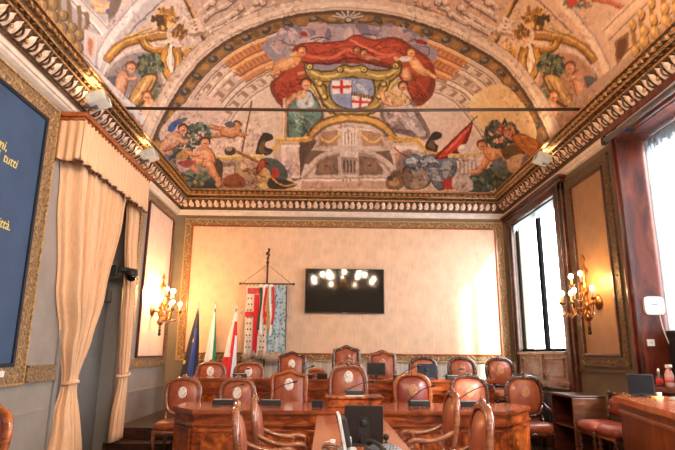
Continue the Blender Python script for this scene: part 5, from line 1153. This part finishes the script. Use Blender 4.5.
for x in (-.53, .54): cb.ball((x, .02, 2.46), .028, .028, .028, 8, 6)
for k in range(12): cb.tube([(-.4+k*.073+.012*math.cos(a), .02, 2.445+.02*math.sin(a)) for a in [2*PI*i/8 for i in range(8)]], .005, 4, True)
cb.build('crossbar', darkwood, g)
for x in (-.5, .5): MB().tube([(x, .02, 2.46), (0, .06, 2.86)], .005, 5).build('cord', darkiron, g)
bw = cloth('banner_white', (222, 214, 202)); bb, nt_, bb_b = newmat('banner_blue')
vv = nt_.nodes.new('ShaderNodeTexVoronoi'); vv.inputs['Scale'].default_value = 16; nt_.links.new(coords(nt_).outputs[0], vv.inputs['Vector']); rr_ = ramp(nt_, [(.15, (62, 96, 122)), (.35, (122, 160, 180)), (.6, (164, 188, 200))]); nt_.links.new(vv.outputs['Distance'], rr_.inputs[0]); nt_.links.new(rr_.outputs[0], bb_b.inputs['Base Color']); bb_b.inputs['Roughness'].default_value = .6
def hang(x0, x1, zt, zb, y, nf=3, amp=.012, ph=0, nu=30, nv=16): return MB().sheet(lambda a, v: (x0+(x1-x0)*a, y+amp*math.sin(a*2*PI*nf+ph)*(.3+v), zt+(zb-zt)*v), nu, nv)
wc = hang(-.40, .04, 2.42, 1.04, 0).build('white_field', bw, g, solid=.004)
b = hang(-.235, -.125, 2.24, 1.1, -.008, 1, .006).build('red_cross', fred, wc, solid=.004); b = hang(-.40, .04, 1.9, 1.8, -.01, 3, .008); b.build('red_cross', fred, wc, solid=.004)
hang(-.37, .0, 2.37, 2.25, -.008, 3, .008).build('top_panel', M('bannerred', (176, 60, 66), .7, var=.3, scale=40), wc, solid=.003)
sp = MB()
for i in range(2):
    for x in ((-.35, -.29), (-.08, -.02))[i]:
        for k in range(9): sp.ball((x+.012*(k % 2), -.022, 2.16-.115*k-(.0 if k < 3 else .03)), .014, .008, .02, 6, 4)
sp.build('woven_motifs', M('motif', (60, 50, 52), .7), wc)
hang(.03, .41, 2.42, 1.08, .004, 3, .014, 1).build('blue_field', bb, g, solid=.004)
rm = [cloth('ribbon_green', (20, 84, 66)), fwhite, fred, cloth('ribbon_gold', (196, 160, 80)), fwhite, fred, bb]
for k, mt in enumerate(rm):
    x0 = -.13+k*.052
    MB().sheet(lambda a, v, x0=x0, k=k: (x0+.045*a+.02*math.sin(v*5+k), -.04-.012*math.sin(v*7+k*1.3)-.01*k % .03+.01*a, 2.42-(.88+.12*math.sin(k*2.1))*v), 4, 18).build('ribbon', mt, g, solid=.003)
kn = MB()
for x in (-.1, .0, .1): kn.ball((x, -.05, 2.41), .05, .03, .035, 8, 6)
kn.build('bow', fwhite, g)
frn = M('bannerfringe', (172, 152, 136), .8, var=.2, scale=60); fb = MB(); r_ = random.Random(5)
for k in range(54):
    x = -.42+k*.0155; zt = 1.06 if k < 10 else (1.12 if k < 30 else 1.1); L_ = .1+.05*r_.random() if k < 30 else .16+.04*r_.random()
    fb.tube([(x, -.004, zt+.03), (x+r_.uniform(-.006, .006), -.006, zt-L_)], [.008, .009], 5)
fb.build('fringe', frn, g)
for x, zz in ((-.47, 1.95), (.46, 1.9)):
    MB().tube([(x, .02, 2.46), (x-.01, .01, zz)], .005, 5).lathe([(.01, .04), (.022, .02), (.014, 0), (.03, -.05), (.026, -.1)], (x-.01, .01, zz), 8).build('tassel', M('tasselgray', (178, 168, 158), .8), g)
MB().tube([(.41, 0, 2.4), (.415, 0, 1.15)], .008, 5).build('edge_cord', darkiron, g)
# ------------------------------------------------------------------ microphones
def mic(label, loc, neck, group, w=.26):
    t = thing('microphone_unit', label, 'microphone', loc, 0, group)
    b = MB(); b.prism([(-.075, 0), (.075, 0), (.075, .045), (-.02, .065), (-.075, .055)], -w/2, w/2, 'YZ'); b.build('base', blacksoft, t, bevel=.005)
    MB().add([(-w*.44, -.07, .0572), (w*.44, -.07, .0572), (w*.44, -.02, .0662), (-w*.44, -.02, .0662)], [(0, 1, 2, 3)]).build('key_panel', M('micpanel', (120, 140, 146), .35), t)
    p = catmull([(neck[0], .02, .035)]+[(neck[0]+(neck[2]-neck[0])*k, .02-.05*k, .035+(neck[1])*(1-(1-k)**1.6)) for k in (.15, .4, .7, 1)], 5, False)
    MB().tube(p, .006, 6).build('gooseneck', black, t)
    e = Vector(p[-1]); dr = (e-Vector(p[-4])).normalized()
    MB().tube([e, e+dr*.02, e+dr*.06], [.011, .014, .012], 8).build('microphone_head', black, t)
    return t
GMF, GMB = 'microphone units on the front desk', 'microphone units on the rear desk'
mic('black microphone unit on the front desk before the second chair from the left', (-1.3, 7.25, .8), (-.15, .2, .2), GMF)
mic('black microphone unit on the front desk left of the small black box', (-.70, 7.25, .8), (-.14, .24, .28), GMF)
mic('black microphone unit on the raised block before the carved central chair', (.36, 7.12, .93), (-.13, .13, .2), GMF, .22)
mic('black microphone unit on the front desk before the red leather chair', (1.2, 7.25, .8), (-.15, .2, .16), GMF)
mic('black microphone unit on the front desk near its right end', (1.82, 7.25, .8), (-.15, .22, .28), GMF)
mic('microphone unit on the rear desk before the chair under the banner', (-1.38, 9.0, 1.05), (-.13, .1, .1), GMB, .2)
mic('microphone unit on the rear desk left of the tallest chair', (-.3, 9.0, 1.05), (-.12, .14, .06), GMB, .18)
mic('microphone unit on the rear desk right of the small black monitor', (1.19, 9.0, 1.05), (-.02, .16, .28), GMB, .2)
mic('microphone unit on the rear desk right of the dark blue screen', (2.04, 9.0, 1.05), (-.15, .12, .12), GMB, .2)
def spk(label, loc, w): 
    t = thing('desk_speaker', label, 'speaker', loc); MB().box(-w/2, w/2, -.05, .05, 0, .08).build('housing', blacksoft, t, bevel=.008); MB().box(-w*.42, w*.42, -.054, -.05, .012, .068).build('grille', black, t); return t
spk('small black speaker box on the front desk beside the raised block', (-.1, 7.0, .8), .14)
spk('small black speaker box on the rear desk left of the tallest chair', (-.06, 8.92, 1.05), .17)
paper = M('paper', (236, 234, 228), .7, var=.02)
tag(MB().bx((.36, 6.99, .933), (.24, .12, .004), Matrix.Rotation(.05, 3, 'Z')).build('papers', paper), 'white papers lying on the raised wooden block', 'papers')
# ------------------------------------------------------------------ screens
def monitor(name, label, cat, loc, rz, w, h, tilt=0, m=black, lift=.05, back=False):
    t = thing(name, label, cat, loc, rz); R = Matrix.Translation((0, 0, lift)) @ Matrix.Rotation(tilt, 4, 'X')
    b = MB().box(-w/2, w/2, -.012, .012, 0, h); b.xf(R); b.build('housing', m, t, bevel=.004)
    b = MB().box(-w/2+.012, w/2-.012, -.0145, -.012, .014, h-.012); b.xf(R); b.build('screen', M('screendark', (18, 20, 26), .18, var=.05), t)
    b = MB().prism([(-.05, .04), (.05, .04), (.03, h*.7), (-.03, h*.7)], .012, .035, 'XZ').lathe([(.03, .035), (.022, .042)], (0, 0, h*.55), 12, axis='Y'); b.xf(R); b.build('rear_spine', blacksoft, t)
    MB().box(-.1, .1, -.05, .09, 0, .012).box(-.025, .025, .02, .05, .01, lift+.08).build('stand', m, t, bevel=.003)
    return t
monitor('monitor', 'small black monitor on the rear desk beside the tallest chairs', 'monitor', (.81, 9.0, 1.05), 0, .3, .2, -.1)
b2 = monitor('monitor', 'dark blue-grey screen on the rear desk in front of a leather chair', 'monitor', (1.63, 9.02, 1.05), PI, .31, .22, -.05, M('screenblue', (38, 46, 62), .35), lift=.02)
MB().box(-.02, .02, .036, .038, .12, .128).build('logo', steel, b2)
mm = monitor('monitor', 'black monitor with its back to the camera on the central table', 'monitor', (.3, 4.44, .76), PI-.1, .3, .28, -.08, M('monback', (34, 30, 32), .45), lift=.012)
m2 = monitor('monitor', 'monitor seen edge-on with a pale rim on the central table', 'monitor', (.14, 4.16, .76), -PI/2+.03, .26, .25, .2, M('rimgray', (206, 212, 216), .35), lift=.015)
b = MB().box(-.12, .12, .012, .05, .02, .22); b.xf(Matrix.Translation((0, 0, .015)) @ Matrix.Rotation(.2, 4, 'X')); b.build('rear_cover', blacksoft, m2, bevel=.01)
monitor('monitor', 'small black monitor on the counter desk at the right', 'monitor', (3.12, 5.5, 1.05), -.3, .24, .2, -.1, black, lift=.02)
# ------------------------------------------------------------------ table items
q = thing('desk_phone', 'grey desk phone with pale buttons on the central table before the monitors', 'phone', (.42, 4.0, .76), .5)
b = MB(); b.prism([(-.1, 0), (.1, 0), (.1, .06), (-.1, .025)], -.11, .11, 'YZ'); b.build('base', M('phonegray', (88, 92, 98), .5), q, bevel=.006)
kb = MB()
for i in range(4):
    for j in range(4): kb.bx((-.0+i*.028, -.06+j*.035, .035+.175*(j*.035-.0)+.004), (.018, .02, .01))
kb.build('keypad', M('keypale', (150, 156, 162), .5), q, bevel=.002)
MB().tube(catmull([(-.08, -.09, .05), (-.08, -.05, .075), (-.08, .04, .09), (-.08, .09, .08)], 4, False), [.024, .022, .018, .016, .015, .015, .015, .015, .016, .018, .02, .022, .024], 8).build('handset', blacksoft, q)
q = thing('webcam', 'small round black webcam on the central table right of the monitor', 'webcam', (.47, 4.42, .76)); MB().lathe([(.03, 0), (.032, .012), (.01, .02), (.008, .04)], n=12).build('stand', black, q); MB().ball((0, 0, .06), .026, n=12, k=8).build('camera_ball', black, q)
tag(MB().tube(catmull([(.1, 4.3, .768), (.02, 4.36, .768), (-.02, 4.3, .768), (.03, 4.2, .768), (.0, 4.1, .768)], 6, False), .005, 5).build('cable', black), 'thin black cable curling on the central table', 'cable')
q = thing('cable_clip', 'small white plug sticking out beside the edge-on monitor', 'plug', (.06, 4.5, .76)); MB().box(-.02, .02, -.012, .012, 0, .03).build('plug_body', white, q, bevel=.006); MB().tube([(-.02, 0, .015), (-.05, 0, .01), (-.07, .02, .006)], .005, 5).build('plug_lead', white, q)
q = thing('computer_mouse', 'pale computer mouse on the counter desk beside the monitor', 'mouse', (3.2, 5.12, 1.05), .3); b = MB(); b.ball((0, 0, .0), .034, .055, .034, 12, 8); b.v = [(x, y, max(0, z)) for x, y, z in b.v]; b.build('mouse_shell', M('mousegray', (176, 192, 196), .35), q); MB().ball((0, -.03, .03), .006, .012, .008, 6, 4).build('scroll_wheel', blacksoft, q)
tag(MB().bx((3.22, 5.42, 1.056), (.09, .07, .012), Matrix.Rotation(.2, 3, 'Z')).build('note_block', M('noteyellow', (240, 206, 120), .7)), 'yellow note block beside the counter desk monitor', 'note block')
q = thing('paper_cup', 'small white cup right of the yellow note block', 'cup', (3.29, 5.5, 1.05)); MB().lathe([(.02, 0), (.026, .045), (.023, .045), (.018, .006)], n=12).build('cup_body', white, q)
q = thing('spray_bottle', 'clear pink spray bottle with white trigger on the near window sill', 'bottle', (3.7, 5.96, 1.12))
MB().lathe([(.04, 0), (.045, .02), (.045, .13), (.03, .17), (.016, .19), (.016, .2)], n=14).build('bottle_body', M('sprayclear', (206, 170, 168), .3), q); MB().box(-.018, .018, -.05, .03, .2, .235).box(-.012, .012, -.06, -.045, .205, .225).build('trigger_head', white, q, bevel=.005); MB().tube([(0, -.03, .2), (0, -.045, .17)], .006, 6).build('trigger', fred, q)
MB().lathe([(.0462, .05), (.0462, .11)], n=14).build('bottle_label', M('labelpink', (216, 120, 110), .5), q)
q = thing('small_bottle', 'small red-labelled bottle with pale cap on the near window sill', 'bottle', (3.66, 6.08, 1.12))
MB().lathe([(.03, 0), (.034, .01), (.034, .1), (.014, .13), (.012, .14)], n=12).build('bottle_body', M('bottledark', (90, 60, 60), .3), q); MB().lathe([(.0348, .02), (.0348, .085)], n=12).build('bottle_label', fred, q); MB().lathe([(.012, .14), (.014, .17), (.008, .19)], n=10).build('cap', white, q)
# ------------------------------------------------------------------ chandelier (behind the camera, mirrored in the television)
ch = thing('chandelier', 'brass chandelier with lit candle bulbs hanging behind the camera', 'chandelier', (.62, 1.7, 4.02))
MB().tube([(0, 0, 3.2), (0, 0, .3)], .012, 6).lathe([(.01, -.3), (.08, -.2), (.05, -.05), (.12, .05), (.04, .2), (.02, .32)], n=14).build('stem', brass, ch)
chb = EMIT('chandelier_bulb', (255, 222, 186), CHAND)
for i in range(16):
    a = 2*PI*i/16; R = 1.2 if i % 2 else .8; zz = .0 if i % 2 else .22
    am = MB().tube(catmull([(0, 0, 0), (R*.5*math.cos(a), R*.5*math.sin(a), -.16), (R*math.cos(a), R*math.sin(a), zz)], 6, False), .012, 6).build('arm', brass, ch)
    MB().ball((R*math.cos(a), R*math.sin(a), zz+.1), .045, .045, .07, 10, 8).build('bulb', chb, am)
# ------------------------------------------------------------------ daylight
w = bpy.data.worlds.new('sky'); scn.world = w; w.use_nodes = True; nt = w.node_tree; bg = nt.nodes['Background']
bg.inputs[0].default_value = (.86, .93, 1, 1); bg.inputs[1].default_value = SKY
S = bpy.data.lights.new('sun', 'SUN'); S.energy = SUN; S.angle = .07; S.color = (1, .93, .82)
so = bpy.data.objects.new('sun', S); COL.objects.link(so); so.rotation_euler = Vector((-.437, .754, -.49)).to_track_quat('-Z', 'Y').to_euler()
so.location = (12, -8, 14)
scn.cycles.use_denoising = True; scn.cycles.sample_clamp_indirect = 6; scn.cycles.max_bounces = 8; scn.cycles.caustics_reflective = False; scn.cycles.caustics_refractive = False
vs_ = scn.view_settings; vs_.view_transform = 'Standard'; vs_.look = 'None'; vs_.exposure = EXPO; vs_.gamma = 1; vs_.use_curve_mapping = False
